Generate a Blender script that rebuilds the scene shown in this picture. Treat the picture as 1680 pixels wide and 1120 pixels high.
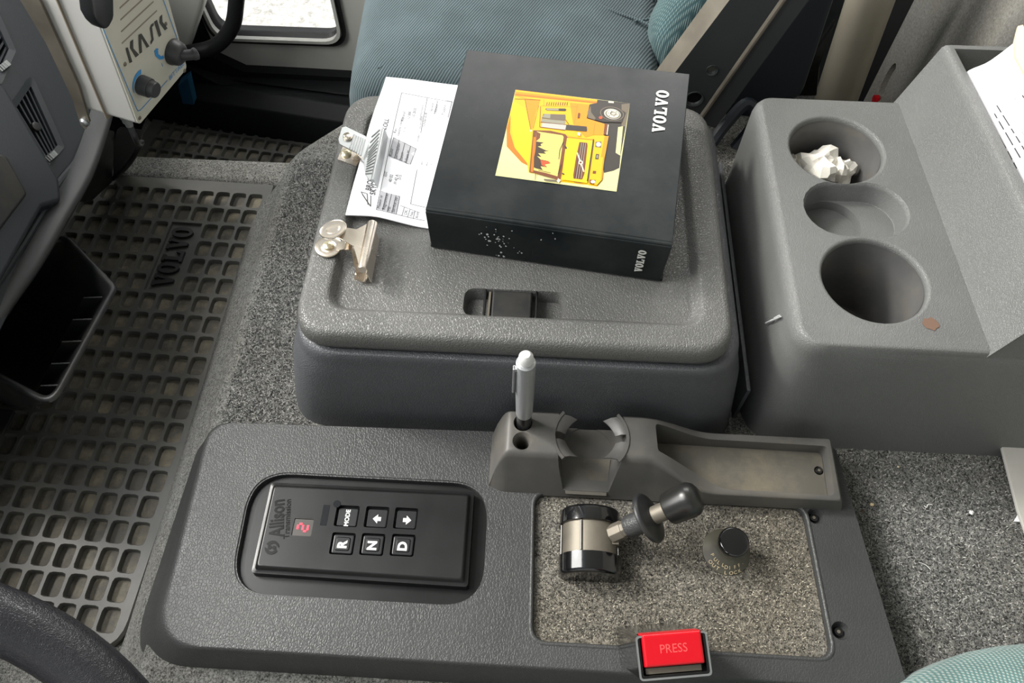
import bpy, math, random
from mathutils import Vector, Matrix
import numpy as np
random.seed(7)
PI = math.pi
for o in list(bpy.data.objects): bpy.data.objects.remove(o)
S = bpy.context.scene
COL = S.collection

# ------------------------------------------------------------------ camera
PITCH, YAW, FPX, CZ = .556, .055, 1250.0, .71
cam_d = bpy.data.cameras.new('camera'); cam_d.sensor_width = 36.0
cam_d.lens = FPX / 1680 * 36; cam_d.clip_start = .02; cam_d.clip_end = 60
cam = bpy.data.objects.new('camera', cam_d); COL.objects.link(cam)
RM = Matrix.Rotation(YAW, 3, 'Z') @ Matrix.Rotation(PITCH, 3, 'X')
cam.matrix_world = Matrix.Translation((0, 0, CZ)) @ RM.to_4x4()
S.camera = cam

# ------------------------------------------------------------------ light
S.view_settings.view_transform = 'Standard'; S.view_settings.look = 'None'
S.view_settings.gamma = 1; S.view_settings.use_curve_mapping = False
S.view_settings.exposure = 0.12
W = bpy.data.worlds.new('daylight'); S.world = W; W.use_nodes = True
bg = W.node_tree.nodes['Background']; bg.inputs[0].default_value = (.86, .93, 1, 1); bg.inputs[1].default_value = .5

def area(name, loc, target, sx, sy, power, col=(1, 1, 1)):
    l = bpy.data.lights.new(name, 'AREA'); l.shape = 'RECTANGLE'; l.size = sx; l.size_y = sy
    l.energy = power; l.color = col
    o = bpy.data.objects.new(name, l); COL.objects.link(o); o.location = loc
    o.rotation_euler = (Vector(target) - Vector(loc)).to_track_quat('-Z', 'Y').to_euler()
area('windscreen_light', (-1.30, .35, .88), (.1, .4, .05), .9, 1.9, 66, (1, .985, .95))
area('passenger_window_light', (.1, 1.75, .95), (.05, .4, 0), 1.1, .7, 17, (1, .98, .94))
area('driver_window_light', (.2, -1.1, .95), (.1, .3, 0), 1.0, .6, 1.0, (.95, .98, 1))
sun_d = bpy.data.lights.new('sun', 'SUN'); sun_d.energy = 2.8; sun_d.angle = math.radians(9); sun_d.color = (1, .965, .9)
sun = bpy.data.objects.new('sun', sun_d); COL.objects.link(sun)
sun.rotation_euler = Vector((.72, -.31, -.66)).to_track_quat('-Z', 'Y').to_euler()

# ------------------------------------------------------------------ surveying helpers: a sight line met with a real plane of known position
def sight(px, py): return RM @ Vector(((px - 840) / FPX, -(py - 560) / FPX, -1))
def on(px, py, P, n):
    o = Vector((0, 0, CZ)); d = sight(px, py); n = Vector(n)
    return o + d * ((Vector(P) - o).dot(n) / d.dot(n))
def at(px, py, z): return on(px, py, (0, 0, z), (0, 0, 1))
def aty(px, py, y): return on(px, py, (0, y, 0), (0, 1, 0))
def atx(px, py, x): return on(px, py, (x, 0, 0), (1, 0, 0))

class Plane:
    def __init__(s, o, u, v):
        s.o = Vector(o); s.u = Vector(u).normalized(); v = Vector(v)
        s.v = (v - s.u * v.dot(s.u)).normalized(); s.n = s.u.cross(s.v)
    def p(s, a, b, c=0): return s.o + s.u * a + s.v * b + s.n * c
    def hit(s, px, py):
        q = on(px, py, s.o, s.n) - s.o
        return (q.dot(s.u), q.dot(s.v))
    def px(s, px, py, c=0):
        a, b = s.hit(px, py); return s.p(a, b, c)
GP = lambda z: Plane((0, 0, z), (1, 0, 0), (0, 1, 0))

# ------------------------------------------------------------------ mesh building
class MB:
    def __init__(s): s.v = []; s.f = []; s.m = []; s.mi = 0
    def add(s, vs, fs, mi=None):
        b = len(s.v); s.v += [Vector(x) for x in vs]
        for f in fs: s.f.append([i + b for i in f]); s.m.append(s.mi if mi is None else mi)
        return s
    def loft(s, rings, cap0=True, cap1=True, mi=None, close=True):
        n = len(rings[0]); vs = [p for r in rings for p in r]; fs = []
        for k in range(len(rings) - 1):
            for i in range(n if close else n - 1):
                j = (i + 1) % n
                fs.append((k*n + i, k*n + j, (k+1)*n + j, (k+1)*n + i))
        if cap0: fs.append(tuple(reversed(range(n))))
        if cap1: fs.append(tuple(range((len(rings)-1)*n, len(rings)*n)))
        return s.add(vs, fs, mi)
    def lathe(s, prof, o=(0,0,0), ax=(0,0,1), n=32, mi=None, caps=True):
        ax = Vector(ax).normalized(); h = Vector((1,0,0)) if abs(ax.x) < .9 else Vector((0,1,0))
        u = (h - ax*h.dot(ax)).normalized(); v = ax.cross(u); o = Vector(o)
        rings = [[o + ax*z + (u*math.cos(2*PI*i/n) + v*math.sin(2*PI*i/n))*r for i in range(n)] for r, z in prof]
        return s.loft(rings, caps, caps, mi)
    def tube(s, pts, r, n=12, mi=None, caps=True):
        pts = [Vector(p) for p in pts]; rings = []; u = None
        for i, p in enumerate(pts):
            t = (pts[min(i+1, len(pts)-1)] - pts[max(i-1, 0)]).normalized()
            if u is None:
                h = Vector((0,0,1)) if abs(t.z) < .9 else Vector((1,0,0)); u = (h - t*h.dot(t)).normalized()
            else: u = (u - t*u.dot(t)).normalized()
            w = t.cross(u); rr = r[i] if isinstance(r, (list, tuple)) else r
            rings.append([p + (u*math.cos(2*PI*k/n) + w*math.sin(2*PI*k/n))*rr for k in range(n)])
        return s.loft(rings, caps, caps, mi)
    def prism(s, pts, h, mi=None):      # polygon of 3-D points extruded by vector h
        h = Vector(h); pts = [Vector(p) for p in pts]
        nrm = Vector((0,0,0))
        for i in range(len(pts)):
            a, b = pts[i], pts[(i+1) % len(pts)]
            nrm += (a - pts[0]).cross(b - pts[0])
        if nrm.dot(h) < 0: pts = pts[::-1]
        return s.loft([pts, [p + h for p in pts]], True, True, mi)
    def box(s, x0, x1, y0, y1, z0, z1, mi=None):
        return s.prism([(x0,y0,z0),(x1,y0,z0),(x1,y1,z0),(x0,y1,z0)], (0,0,z1-z0), mi)
    def hexa(s, b4, t4, mi=None):       # bottom ccw from above, top ccw
        return s.loft([[Vector(p) for p in b4], [Vector(p) for p in t4]], True, True, mi)
    def raw(s, name='tmp'):
        me = bpy.data.meshes.new(name); me.from_pydata([tuple(v) for v in s.v], [], s.f)
        me.polygons.foreach_set('material_index', s.m); me.update()
        return me

def cr(pts, n=8):                        # catmull-rom
    pts = [Vector(p) for p in pts]; q = [pts[0]*2 - pts[1]] + pts + [pts[-1]*2 - pts[-2]]; out = []
    for i in range(1, len(q) - 2):
        for k in range(n):
            t = k/n; a, b, c, d = q[i-1], q[i], q[i+1], q[i+2]
            out.append(.5*((2*b) + (c-a)*t + (2*a-5*b+4*c-d)*t*t + (3*b-a-3*c+d)*t**3))
    out.append(pts[-1]); return out

def offset(poly, d):                     # inward offset of a ccw polygon [(x,y)]
    n = len(poly); out = []
    for i in range(n):
        p0, p1, p2 = Vector(poly[i-1]), Vector(poly[i]), Vector(poly[(i+1) % n])
        e1 = (p1-p0).normalized(); e2 = (p2-p1).normalized()
        n1 = Vector((-e1.y, e1.x)); n2 = Vector((-e2.y, e2.x))
        k = 1 + n1.dot(n2)
        out.append(tuple(p1 + (n1+n2)*(d/max(k, .15))))
    return out
def rpoly(poly, r, n=6):                 # rounded corners, fixed count
    m = len(poly); out = []
    for i in range(m):
        rr = r[i] if isinstance(r, (list, tuple)) else r
        p0, p1, p2 = Vector(poly[i-1]), Vector(poly[i]), Vector(poly[(i+1) % m])
        e1 = (p0-p1); e2 = (p2-p1); l1, l2 = e1.length, e2.length; e1 /= l1; e2 /= l2
        ang = e1.angle(e2); t = min(rr/math.tan(ang/2), l1*.49, l2*.49)
        a = p1 + e1*t; b = p1 + e2*t
        for k in range(n+1):
            s_ = k/n; q = a*(1-s_)**2 + p1*2*s_*(1-s_) + b*s_*s_
            arc = a.lerp(b, s_); out.append(tuple(q))
    return out
def rect(x0, x1, y0, y1): return [(x0,y0),(x1,y0),(x1,y1),(x0,y1)]
def ring3(poly, z): return [Vector((p[0], p[1], z)) for p in poly]
def slab(mb, poly, r, z0, z1, draft=0, fillet=0, m=5, n=6, cap0=True, cap1=True, mi=None, z1f=None, P=None):
    """rounded polygon solid: draft = how much further out the foot stands; fillet on the top edge"""
    R = []
    def add(ins, z):
        rr = [max(x-ins, .0004) for x in r] if isinstance(r, (list, tuple)) else max(r-ins, .0004)
        R.append(ring3(rpoly(offset(poly, ins) if ins else poly, rr, n), z))
    add(-draft, z0)
    if fillet:
        for k in range(m+1):
            a = PI/2*k/m; add(fillet*(1-math.cos(a)), z1 - fillet + fillet*math.sin(a))
    else: add(0, z1)
    if P: R = [[P.p(*q) for q in rr] for rr in R]
    return mb.loft(R, cap0, cap1, mi)

def evaluated(ob):
    dg = bpy.context.evaluated_depsgraph_get(); dg.update()
    return bpy.data.meshes.new_from_object(ob.evaluated_get(dg))
def build(name, mb, mats, parent=None, root=None, cut=(), bevel=0, bseg=2, smooth=35, sub=0, base=None, union=()):
    me = mb.raw(name)
    mats = mats if isinstance(mats, (list, tuple)) else [mats]
    for m in mats: me.materials.append(m)
    ob = bpy.data.objects.new(name, me); COL.objects.link(ob)
    tmp = []
    for k, c in enumerate(list(union) + list(cut)):
        cm = c.raw(); 
        for m in mats: cm.materials.append(m)
        co = bpy.data.objects.new('cutter', cm); COL.objects.link(co); tmp.append(co)
        md = ob.modifiers.new('b', 'BOOLEAN'); md.operation = 'UNION' if k < len(union) else 'DIFFERENCE'
        md.object = co; md.solver = 'EXACT'
    if bevel:
        md = ob.modifiers.new('v', 'BEVEL'); md.width = bevel; md.segments = bseg; md.limit_method = 'ANGLE'; md.angle_limit = math.radians(32)
    if sub:
        md = ob.modifiers.new('s', 'SUBSURF'); md.levels = sub; md.render_levels = sub
    if ob.modifiers:
        nm = evaluated(ob); ob.modifiers.clear(); ob.data = nm; bpy.data.meshes.remove(me); nm.name = name
        for c in tmp: bpy.data.objects.remove(c)
    me = ob.data
    me.polygons.foreach_set('use_smooth', [True]*len(me.polygons)); me.set_sharp_from_angle(angle=math.radians(smooth))
    if smooth <= 60 and len(me.polygons) < 9000:
        wn = ob.modifiers.new('w', 'WEIGHTED_NORMAL'); wn.keep_sharp = True
    if parent is not None:
        r = parent
        while r.parent: r = r.parent
        me.transform(Matrix.Translation(-r.location)); ob.parent = parent
    else:
        vs = [v.co for v in me.vertices]
        b = Vector(base) if base else Vector((sum(v.x for v in vs)/len(vs), sum(v.y for v in vs)/len(vs), min(v.z for v in vs)))
        me.transform(Matrix.Translation(-b)); ob.location = b
    return ob
def thing(name, loc, label, cat, group=None):
    o = bpy.data.objects.new(name, None); COL.objects.link(o); o.location = loc; o.empty_display_size = .02
    o['label'] = label; o['category'] = cat
    if group: o['group'] = group
    return o
def tag(o, label, cat, group=None):
    o['label'] = label; o['category'] = cat
    if group: o['group'] = group
    return o
def struct(o): o['kind'] = 'structure'; return o
def lab(o, s): o['label'] = s; return o
def copy_part(o, delta):
    c = o.copy(); COL.objects.link(c); c.location = o.location + Vector(delta)
    for ch in [x for x in bpy.data.objects if x.parent == o]:
        d = ch.copy(); COL.objects.link(d); d.parent = c
    return c

def text(mb, s, P, a, b, size, ang=0, c=.0003, h=.0003, mi=None, shear=0, sx=1, bold=0, center=False):
    cu = bpy.data.curves.new('t', 'FONT'); cu.body = s; cu.size = size; cu.extrude = 0; cu.shear = shear; cu.offset = bold
    cu.resolution_u = 3
    if center: cu.align_x = 'CENTER'; cu.align_y = 'CENTER'
    o = bpy.data.objects.new('t', cu); COL.objects.link(o)
    me = evaluated(o); bpy.data.objects.remove(o)
    ca, sa = math.cos(ang), math.sin(ang)
    def T(v, cc):
        x, y = v.x*sx, v.y
        return P.p(a + x*ca - y*sa, b + x*sa + y*ca, cc)
    n = len(me.vertices)
    top = [T(v.co, c+h) for v in me.vertices]
    mb.add(top, [tuple(p.vertices) for p in me.polygons], mi)
    bpy.data.meshes.remove(me)

def text_fit(mb, s, P, p0, p1, cap, c=.0003, h=.0002, mi=None, bold=0):
    """text whose baseline runs from p0 to p1 (plane coordinates) with capitals cap tall"""
    k = MB(); PX = Plane((0,0,0),(1,0,0),(0,1,0)); text(k, s, PX, 0, 0, 1.0, bold=bold/cap*.7)
    x0, x1 = min(v.x for v in k.v), max(v.x for v in k.v); L = math.hypot(p1[0]-p0[0], p1[1]-p0[1]); sx = L/(x1-x0); sy = cap/.70
    ca, sa = (p1[0]-p0[0])/L, (p1[1]-p0[1])/L
    mb.add([P.p(p0[0]+(v.x-x0)*sx*ca - v.y*sy*sa, p0[1]+(v.x-x0)*sx*sa + v.y*sy*ca, c+h) for v in k.v], k.f, mi)

def slabtext(mb, s, P, a, b, L, H, ang, c, h, mi=None):
    """slab-serif capitals V O L drawn by hand; the word is L long, H tall, baseline at (a,b) turned by ang"""
    G = {'V': [(0,1),(.46,1),(.46,.86),(.38,.86),(.56,.38),(.72,.86),(.62,.86),(.62,1),(1,1),(1,.86),(.93,.86),(.60,0),(.38,0),(.07,.86),(0,.86)],
         'L': [(0,0),(0,.14),(.12,.14),(.12,.86),(0,.86),(0,1),(.55,1),(.55,.86),(.40,.86),(.40,.16),(.70,.16),(.80,.40),(.95,.40),(.92,0)]}
    w = L/len(s); ca, sa = math.cos(ang), math.sin(ang)
    def T(x, y, cc): return P.p(a + x*ca - y*sa, b + x*sa + y*ca, cc)
    for i, ch in enumerate(s):
        x0 = i*w
        if ch == 'O':
            n = 24; ro, ri = [], []
            for k in range(n):
                t = 2*PI*k/n
                ro.append((x0 + w*(.46+.44*math.cos(t)), H*(.5+.53*math.sin(t)))); ri.append((x0 + w*(.46+.15*math.cos(t)), H*(.5+.36*math.sin(t))))
            vs = [T(x,y,c) for x,y in ro] + [T(x,y,c+h) for x,y in ro] + [T(x,y,c+h) for x,y in ri] + [T(x,y,c) for x,y in ri]
            fs = []
            for k in range(n):
                j = (k+1) % n
                fs += [(k,j,n+j,n+k), (n+k,n+j,2*n+j,2*n+k), (2*n+k,2*n+j,3*n+j,3*n+k)]
            mb.add(vs, fs, mi)
        else:
            mb.prism([T(x0 + x*w*.94, y*H, c) for x, y in G[ch]], P.n*h, mi)

# ------------------------------------------------------------------ materials
def nt(name):
    m = bpy.data.materials.new(name); m.use_nodes = True; t = m.node_tree
    return m, t, t.nodes['Principled BSDF']
def nd(t, typ, **k):
    n = t.nodes.new(typ)
    for a, v in k.items():
        if a in ('inputs',): 
            for i, x in v.items(): n.inputs[i].default_value = x
        else: setattr(n, a, v)
    return n
def lin(c): return tuple((x/12.92 if x <= .04045 else ((x+.055)/1.055)**2.4) for x in c)
def rgb(r, g, b): return lin((r/255, g/255, b/255)) + (1,)
def simple(name, col, rough=.5, metal=0, spec=.5, emit=None, estr=0, coat=0):
    m, t, b = nt(name); b.inputs['Base Color'].default_value = col; b.inputs['Roughness'].default_value = rough
    b.inputs['Metallic'].default_value = metal; b.inputs['Specular IOR Level'].default_value = spec
    b.inputs['Coat Weight'].default_value = coat
    if emit: b.inputs['Emission Color'].default_value = emit; b.inputs['Emission Strength'].default_value = estr
    return m
def grain(name, col, rough=.5, scale=700, bump=.25, dist=.0006, worn=.12, dust=None, dustamt=.0, kind='leather', spec=.5, dscale=9):
    """moulded plastic / leather grain"""
    m, t, b = nt(name); L = t.links.new
    tc = nd(t, 'ShaderNodeTexCoord'); 
    n1 = nd(t, 'ShaderNodeTexNoise', inputs={'Scale': 14, 'Detail': 6, 'Roughness': .6}); L(tc.outputs['Object'], n1.inputs['Vector'])
    rmp = nd(t, 'ShaderNodeMapRange', inputs={'From Min': .3, 'From Max': .7, 'To Min': 1-worn, 'To Max': 1+worn}); L(n1.outputs['Fac'], rmp.inputs['Value'])
    mx = nd(t, 'ShaderNodeMix', data_type='RGBA', blend_type='MULTIPLY'); mx.inputs['Factor'].default_value = 1
    mx.inputs['A'].default_value = col; L(rmp.outputs[0], mx.inputs['B'])
    out = mx.outputs['Result']
    if dust:
        n2 = nd(t, 'ShaderNodeTexNoise', inputs={'Scale': dscale, 'Detail': 8, 'Roughness': .7}); L(tc.outputs['Object'], n2.inputs['Vector'])
        r2 = nd(t, 'ShaderNodeMapRange', inputs={'From Min': .45, 'From Max': .75, 'To Min': 0, 'To Max': dustamt}); L(n2.outputs['Fac'], r2.inputs['Value'])
        m2 = nd(t, 'ShaderNodeMix', data_type='RGBA'); L(r2.outputs[0], m2.inputs['Factor']); L(out, m2.inputs['A']); m2.inputs['B'].default_value = dust
        out = m2.outputs['Result']
    L(out, b.inputs['Base Color'])
    r3 = nd(t, 'ShaderNodeMapRange', inputs={'From Min': .3, 'From Max': .7, 'To Min': rough-.07, 'To Max': rough+.07}); L(n1.outputs['Fac'], r3.inputs['Value']); L(r3.outputs[0], b.inputs['Roughness'])
    b.inputs['Specular IOR Level'].default_value = spec
    if kind == 'leather':
        tx = nd(t, 'ShaderNodeTexVoronoi', feature='DISTANCE_TO_EDGE', inputs={'Scale': scale, 'Randomness': 1}); o = tx.outputs['Distance']
        ns = nd(t, 'ShaderNodeTexNoise', inputs={'Scale': scale*.5, 'Detail': 2}); L(tc.outputs['Object'], ns.inputs['Vector'])
        vm = nd(t, 'ShaderNodeMix', data_type='VECTOR'); vm.inputs['Factor'].default_value = .0035
        L(tc.outputs['Object'], vm.inputs['A']); L(ns.outputs['Color'], vm.inputs['B']); L(vm.outputs['Result'], tx.inputs['Vector'])
        mm = nd(t, 'ShaderNodeMath', operation='MINIMUM'); L(o, mm.inputs[0]); mm.inputs[1].default_value = .18
        ms = nd(t, 'ShaderNodeMath', operation='MULTIPLY'); L(mm.outputs[0], ms.inputs[0]); ms.inputs[1].default_value = 4
        h = ms.outputs[0]
    else:
        tx = nd(t, 'ShaderNodeTexNoise', inputs={'Scale': scale, 'Detail': 4, 'Roughness': .65}); L(tc.outputs['Object'], tx.inputs['Vector']); h = tx.outputs['Fac']
    bp = nd(t, 'ShaderNodeBump', inputs={'Strength': bump, 'Distance': dist}); L(h, bp.inputs['Height']); L(bp.outputs[0], b.inputs['Normal'])
    return m
def carpet(name, dark, light, scale=420, warm=None, bump=.8, mid=.5, dustamt=.35):
    m, t, b = nt(name); L = t.links.new
    tc = nd(t, 'ShaderNodeTexCoord')
    n1 = nd(t, 'ShaderNodeTexNoise', inputs={'Scale': scale, 'Detail': 3, 'Roughness': .7, 'Distortion': .6}); L(tc.outputs['Object'], n1.inputs['Vector'])
    n3 = nd(t, 'ShaderNodeTexNoise', inputs={'Scale': scale*.35, 'Detail': 3, 'Roughness': .6, 'Distortion': 1.5}); L(tc.outputs['Object'], n3.inputs['Vector'])
    ad = nd(t, 'ShaderNodeMix', data_type='FLOAT'); ad.inputs['Factor'].default_value = .35; L(n1.outputs['Fac'], ad.inputs['A']); L(n3.outputs['Fac'], ad.inputs['B'])
    rp = nd(t, 'ShaderNodeValToRGB'); rp.color_ramp.elements[0].position = mid-.13; rp.color_ramp.elements[0].color = dark
    rp.color_ramp.elements[1].position = mid+.16; rp.color_ramp.elements[1].color = light; L(ad.outputs['Result'], rp.inputs['Fac'])
    out = rp.outputs['Color']
    if warm:
        n2 = nd(t, 'ShaderNodeTexNoise', inputs={'Scale': 7, 'Detail': 5, 'Roughness': .6}); L(tc.outputs['Object'], n2.inputs['Vector'])
        r2 = nd(t, 'ShaderNodeMapRange', inputs={'From Min': .42, 'From Max': .68, 'To Min': 0, 'To Max': dustamt}); L(n2.outputs['Fac'], r2.inputs['Value'])
        m2 = nd(t, 'ShaderNodeMix', data_type='RGBA', blend_type='MULTIPLY'); L(r2.outputs[0], m2.inputs['Factor']); L(out, m2.inputs['A']); m2.inputs['B'].default_value = warm
        out = m2.outputs['Result']
    L(out, b.inputs['Base Color']); b.inputs['Roughness'].default_value = .95; b.inputs['Specular IOR Level'].default_value = .15
    bp = nd(t, 'ShaderNodeBump', inputs={'Strength': bump, 'Distance': .0022}); L(ad.outputs['Result'], bp.inputs['Height']); L(bp.outputs[0], b.inputs['Normal'])
    return m
def weave(name, c1, c2, s1, s2, rot=0, bump=.5, mix=.5, rough=.85, twill=False):
    m, t, b = nt(name); L = t.links.new
    tc = nd(t, 'ShaderNodeTexCoord'); mp = nd(t, 'ShaderNodeMapping'); mp.inputs['Rotation'].default_value = (0, 0, rot); L(tc.outputs['Object'], mp.inputs['Vector'])
    w1 = nd(t, 'ShaderNodeTexWave', bands_direction='X', inputs={'Scale': s1, 'Distortion': .6, 'Detail': 1, 'Detail Scale': 2}); L(mp.outputs[0], w1.inputs['Vector'])
    w2 = nd(t, 'ShaderNodeTexWave', bands_direction='Y', inputs={'Scale': s2, 'Distortion': .6, 'Detail': 1, 'Detail Scale': 2}); L(mp.outputs[0], w2.inputs['Vector'])
    mu = nd(t, 'ShaderNodeMath', operation='MULTIPLY'); L(w1.outputs['Fac'], mu.inputs[0]); L(w2.outputs['Fac'], mu.inputs[1])
    src = w1.outputs['Fac'] if twill else mu.outputs[0]
    mx = nd(t, 'ShaderNodeMix', data_type='RGBA'); L(src, mx.inputs['Factor']); mx.inputs['A'].default_value = c1; mx.inputs['B'].default_value = c2
    n1 = nd(t, 'ShaderNodeTexNoise', inputs={'Scale': 25, 'Detail': 5}); L(tc.outputs['Object'], n1.inputs['Vector'])
    rm = nd(t, 'ShaderNodeMapRange', inputs={'From Min': .3, 'From Max': .7, 'To Min': .85, 'To Max': 1.15}); L(n1.outputs['Fac'], rm.inputs['Value'])
    m2 = nd(t, 'ShaderNodeMix', data_type='RGBA', blend_type='MULTIPLY'); m2.inputs['Factor'].default_value = 1; L(mx.outputs['Result'], m2.inputs['A']); L(rm.outputs[0], m2.inputs['B'])
    L(m2.outputs['Result'], b.inputs['Base Color']); b.inputs['Roughness'].default_value = rough; b.inputs['Specular IOR Level'].default_value = .2
    b.inputs['Sheen Weight'].default_value = .15
    bp = nd(t, 'ShaderNodeBump', inputs={'Strength': bump, 'Distance': .0008}); L(src, bp.inputs['Height']); L(bp.outputs[0], b.inputs['Normal'])
    return m

DUST = rgb(128, 118, 98)
M = {}
M['vinyl']   = grain('vinyl_grey', rgb(82, 84, 87), .43, 420, .55, .0007, .08)
M['vinylside'] = M['vinyl']
M['lid']     = grain('lid_grey', rgb(94, 94, 92), .40, 380, .6, .0007, .07)
M['cupgrey'] = grain('cup_console_grey', rgb(103, 104, 103), .38, 620, .5, .0006, .06)
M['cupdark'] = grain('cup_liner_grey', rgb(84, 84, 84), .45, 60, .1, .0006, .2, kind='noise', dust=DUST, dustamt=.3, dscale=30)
M['panel']   = grain('panel_plastic', rgb(56, 57, 57), .44, 380, .35, .0006, .08)
M['tray']    = grain('tray_plastic', rgb(78, 77, 75), .48, 900, .15, .0004, .1, kind='noise', dust=DUST, dustamt=.25, dscale=14)
M['trayfloor'] = grain('tray_dusty', rgb(82, 79, 72), .6, 900, .15, .0004, .15, kind='noise', dust=DUST, dustamt=.6, dscale=18)
M['black']   = grain('black_plastic', rgb(34, 35, 36), .42, 700, .12, .0003, .1, kind='noise', dust=DUST, dustamt=.12, dscale=22)
M['keypad']  = grain('keypad_black', rgb(24, 25, 25), .33, 900, .12, .0003, .05, kind='noise', spec=.35)
M['gloss']   = simple('gloss_black', rgb(14, 14, 15), .14, 0, .6, coat=.4)
M['key']     = simple('key_black', rgb(28, 29, 30), .3)
M['dash']    = grain('dash_blue_grey', rgb(40, 44, 49), .5, 900, .3, .0005, .06, kind='noise')
M['dashlip'] = grain('dash_lip_grey', rgb(66, 67, 67), .5, 900, .3, .0005, .06, kind='noise')
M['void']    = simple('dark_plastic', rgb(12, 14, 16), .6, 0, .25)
M['rubber']  = grain('mat_rubber', rgb(66, 66, 64), .5, 500, .15, .0004, .12, kind='noise', dust=rgb(104, 98, 84), dustamt=.35, dscale=10)
M['matfloor'] = grain('mat_dirt', rgb(66, 63, 56), .75, 300, .5, .0008, .45, kind='noise', dust=rgb(128, 120, 100), dustamt=.9, dscale=22)
M['matletter'] = simple('mat_letter_rubber', rgb(26, 26, 26), .45)
M['carpet']  = carpet('carpet_grey', rgb(22, 23, 24), rgb(158, 158, 154), 620, warm=rgb(215, 205, 185))
M['insert']  = carpet('carpet_insert', rgb(24, 24, 23), rgb(158, 154, 146), 620, warm=rgb(222, 210, 185), dustamt=.5)
M['wallcarpet'] = carpet('wall_felt', rgb(128, 127, 122), rgb(168, 166, 160), 300, warm=rgb(235, 225, 205), bump=.3)
M['binder']  = grain('binder_black', rgb(20, 25, 27), .32, 40, .06, .0006, .2, kind='noise', dust=rgb(80, 82, 80), dustamt=.22, dscale=12, spec=.25)
M['whiteprint'] = simple('white_print', rgb(225, 225, 222), .5)
M['silverprint'] = simple('silver_print', rgb(205, 205, 200), .4, .2)
M['paper']   = simple('paper_white', rgb(246, 246, 250), .7)
M['ink']     = simple('ink_grey', rgb(62, 62, 66), .8)
M['shade']   = simple('table_grey', rgb(176, 176, 180), .8)
M['chrome']  = grain('nickel_plate', rgb(214, 204, 190), .26, 60, .05, .0004, .15, kind='noise'); M['chrome'].node_tree.nodes['Principled BSDF'].inputs['Metallic'].default_value = .9
M['zinc']    = grain('zinc_plate', rgb(168, 171, 171), .42, 60, .05, .0004, .1, kind='noise'); M['zinc'].node_tree.nodes['Principled BSDF'].inputs['Metallic'].default_value = .85
M['brass']   = simple('yellowed_screw', rgb(190, 182, 156), .35, .8)
M['pensilver'] = simple('pen_silver', rgb(178, 180, 182), .32, .55)
M['penlight'] = simple('pen_button_grey', rgb(215, 215, 213), .35, .1)
M['housing'] = grain('painted_white', rgb(186, 185, 181), .45, 200, .03, .0003, .04, kind='noise')
M['face']    = grain('faceplate_cream', rgb(200, 198, 184), .42, 200, .03, .0003, .05, kind='noise', dust=rgb(190, 176, 150), dustamt=.3)
M['blue']    = simple('blue_print', rgb(60, 140, 200), .5)
M['darkprint'] = simple('dark_print', rgb(66, 64, 60), .5)
M['groove']  = simple('groove_brown', rgb(140, 130, 116), .6)
M['knobgrey'] = simple('knob_rubber', rgb(54, 54, 56), .45)
M['steel']   = grain('scratched_steel', rgb(120, 114, 103), .55, 90, .1, .0004, .3, kind='noise'); M['steel'].node_tree.nodes['Principled BSDF'].inputs['Metallic'].default_value = .6
M['seat']    = weave('seat_twill', rgb(50, 62, 67), rgb(92, 106, 110), 95, 90, .45, .5, twill=True)
M['bolster'] = weave('bolster_weave', rgb(52, 78, 82), rgb(120, 140, 140), 130, 130, .3, .8)
M['dseat']   = weave('driver_seat_weave', rgb(74, 106, 104), rgb(160, 170, 164), 125, 125, .35, .8)
M['doorgrey'] = grain('door_grey', rgb(172, 172, 166), .5, 400, .1, .0003, .04, kind='noise')
M['seal']    = simple('rubber_seal', rgb(18, 18, 19), .5)
M['hose']    = simple('grab_rail_black', rgb(22, 23, 24), .45)
M['wheel']   = grain('wheel_leather', rgb(42, 42, 46), .24, 700, .35, .0005, .1)
M['red']     = simple('buckle_red', rgb(188, 10, 26), .3)
M['redtext'] = simple('buckle_red_text', rgb(238, 80, 80), .4)
M['tissue']  = simple('tissue_white', rgb(228, 224, 214), .9)
M['knobsoft'] = simple('worn_black_knob', rgb(30, 30, 29), .3)
M['shellblue'] = simple('dark_blue_shell', rgb(30, 36, 44), .5)
M['conegrey'] = grain('dusty_cone', rgb(74, 72, 62), .5, 300, .2, .0005, .2, kind='noise')
M['rust']    = simple('rust_stain', rgb(108, 84, 70), .7)
M['scuff']   = simple('white_scuff', rgb(176, 178, 178), .7)
M['beige']   = grain('pillar_steel', rgb(150, 144, 130), .36, 100, .03, .0003, .06, kind='noise')
M['frame']   = grain('seat_frame_black', rgb(46, 49, 50), .4, 200, .06, .0003, .06, kind='noise')
M['printblack'] = simple('gloss_print_black', rgb(10, 10, 10), .25, 0, .2)
M['led']     = simple('led_red', rgb(255, 40, 60), .5, emit=(1, .03, .06, 1), estr=2.0)
M['window']  = simple('display_window', rgb(70, 66, 62), .25)
M['envelope'] = simple('envelope_buff', rgb(216, 196, 160), .7)
M['paperprint'] = M['paper']
M['teal']    = simple('blue_plastic', rgb(12, 62, 90), .5)
M['gravel']  = carpet('ground_gravel', rgb(150, 148, 140), rgb(245, 242, 235), 40, mid=.36)
M['plate']   = grain('grey_plate', rgb(170, 168, 162), .5, 60, .1, .0005, .1, kind='noise')
M['gls']     = simple('window_glass', (1, 1, 1, 1), .02); M['gls'].node_tree.nodes['Principled BSDF'].inputs['Transmission Weight'].default_value = 1
M['gls'].node_tree.nodes['Principled BSDF'].inputs['IOR'].default_value = 1.02

# ================================================================== STRUCTURE
# carpeted engine tunnel with the two foot wells
fl = MB()
slab(fl, [(-.335,-.6),(.62,-.6),(.62,.80),(-.20,.86),(-.335,.71)], [.02,.02,.02,.10,.09], -.32, 0, .0, .018, n=10)
flo = struct(build('floor', fl, M['carpet'], base=(0,0,-.32)))
f2 = MB(); 
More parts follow.
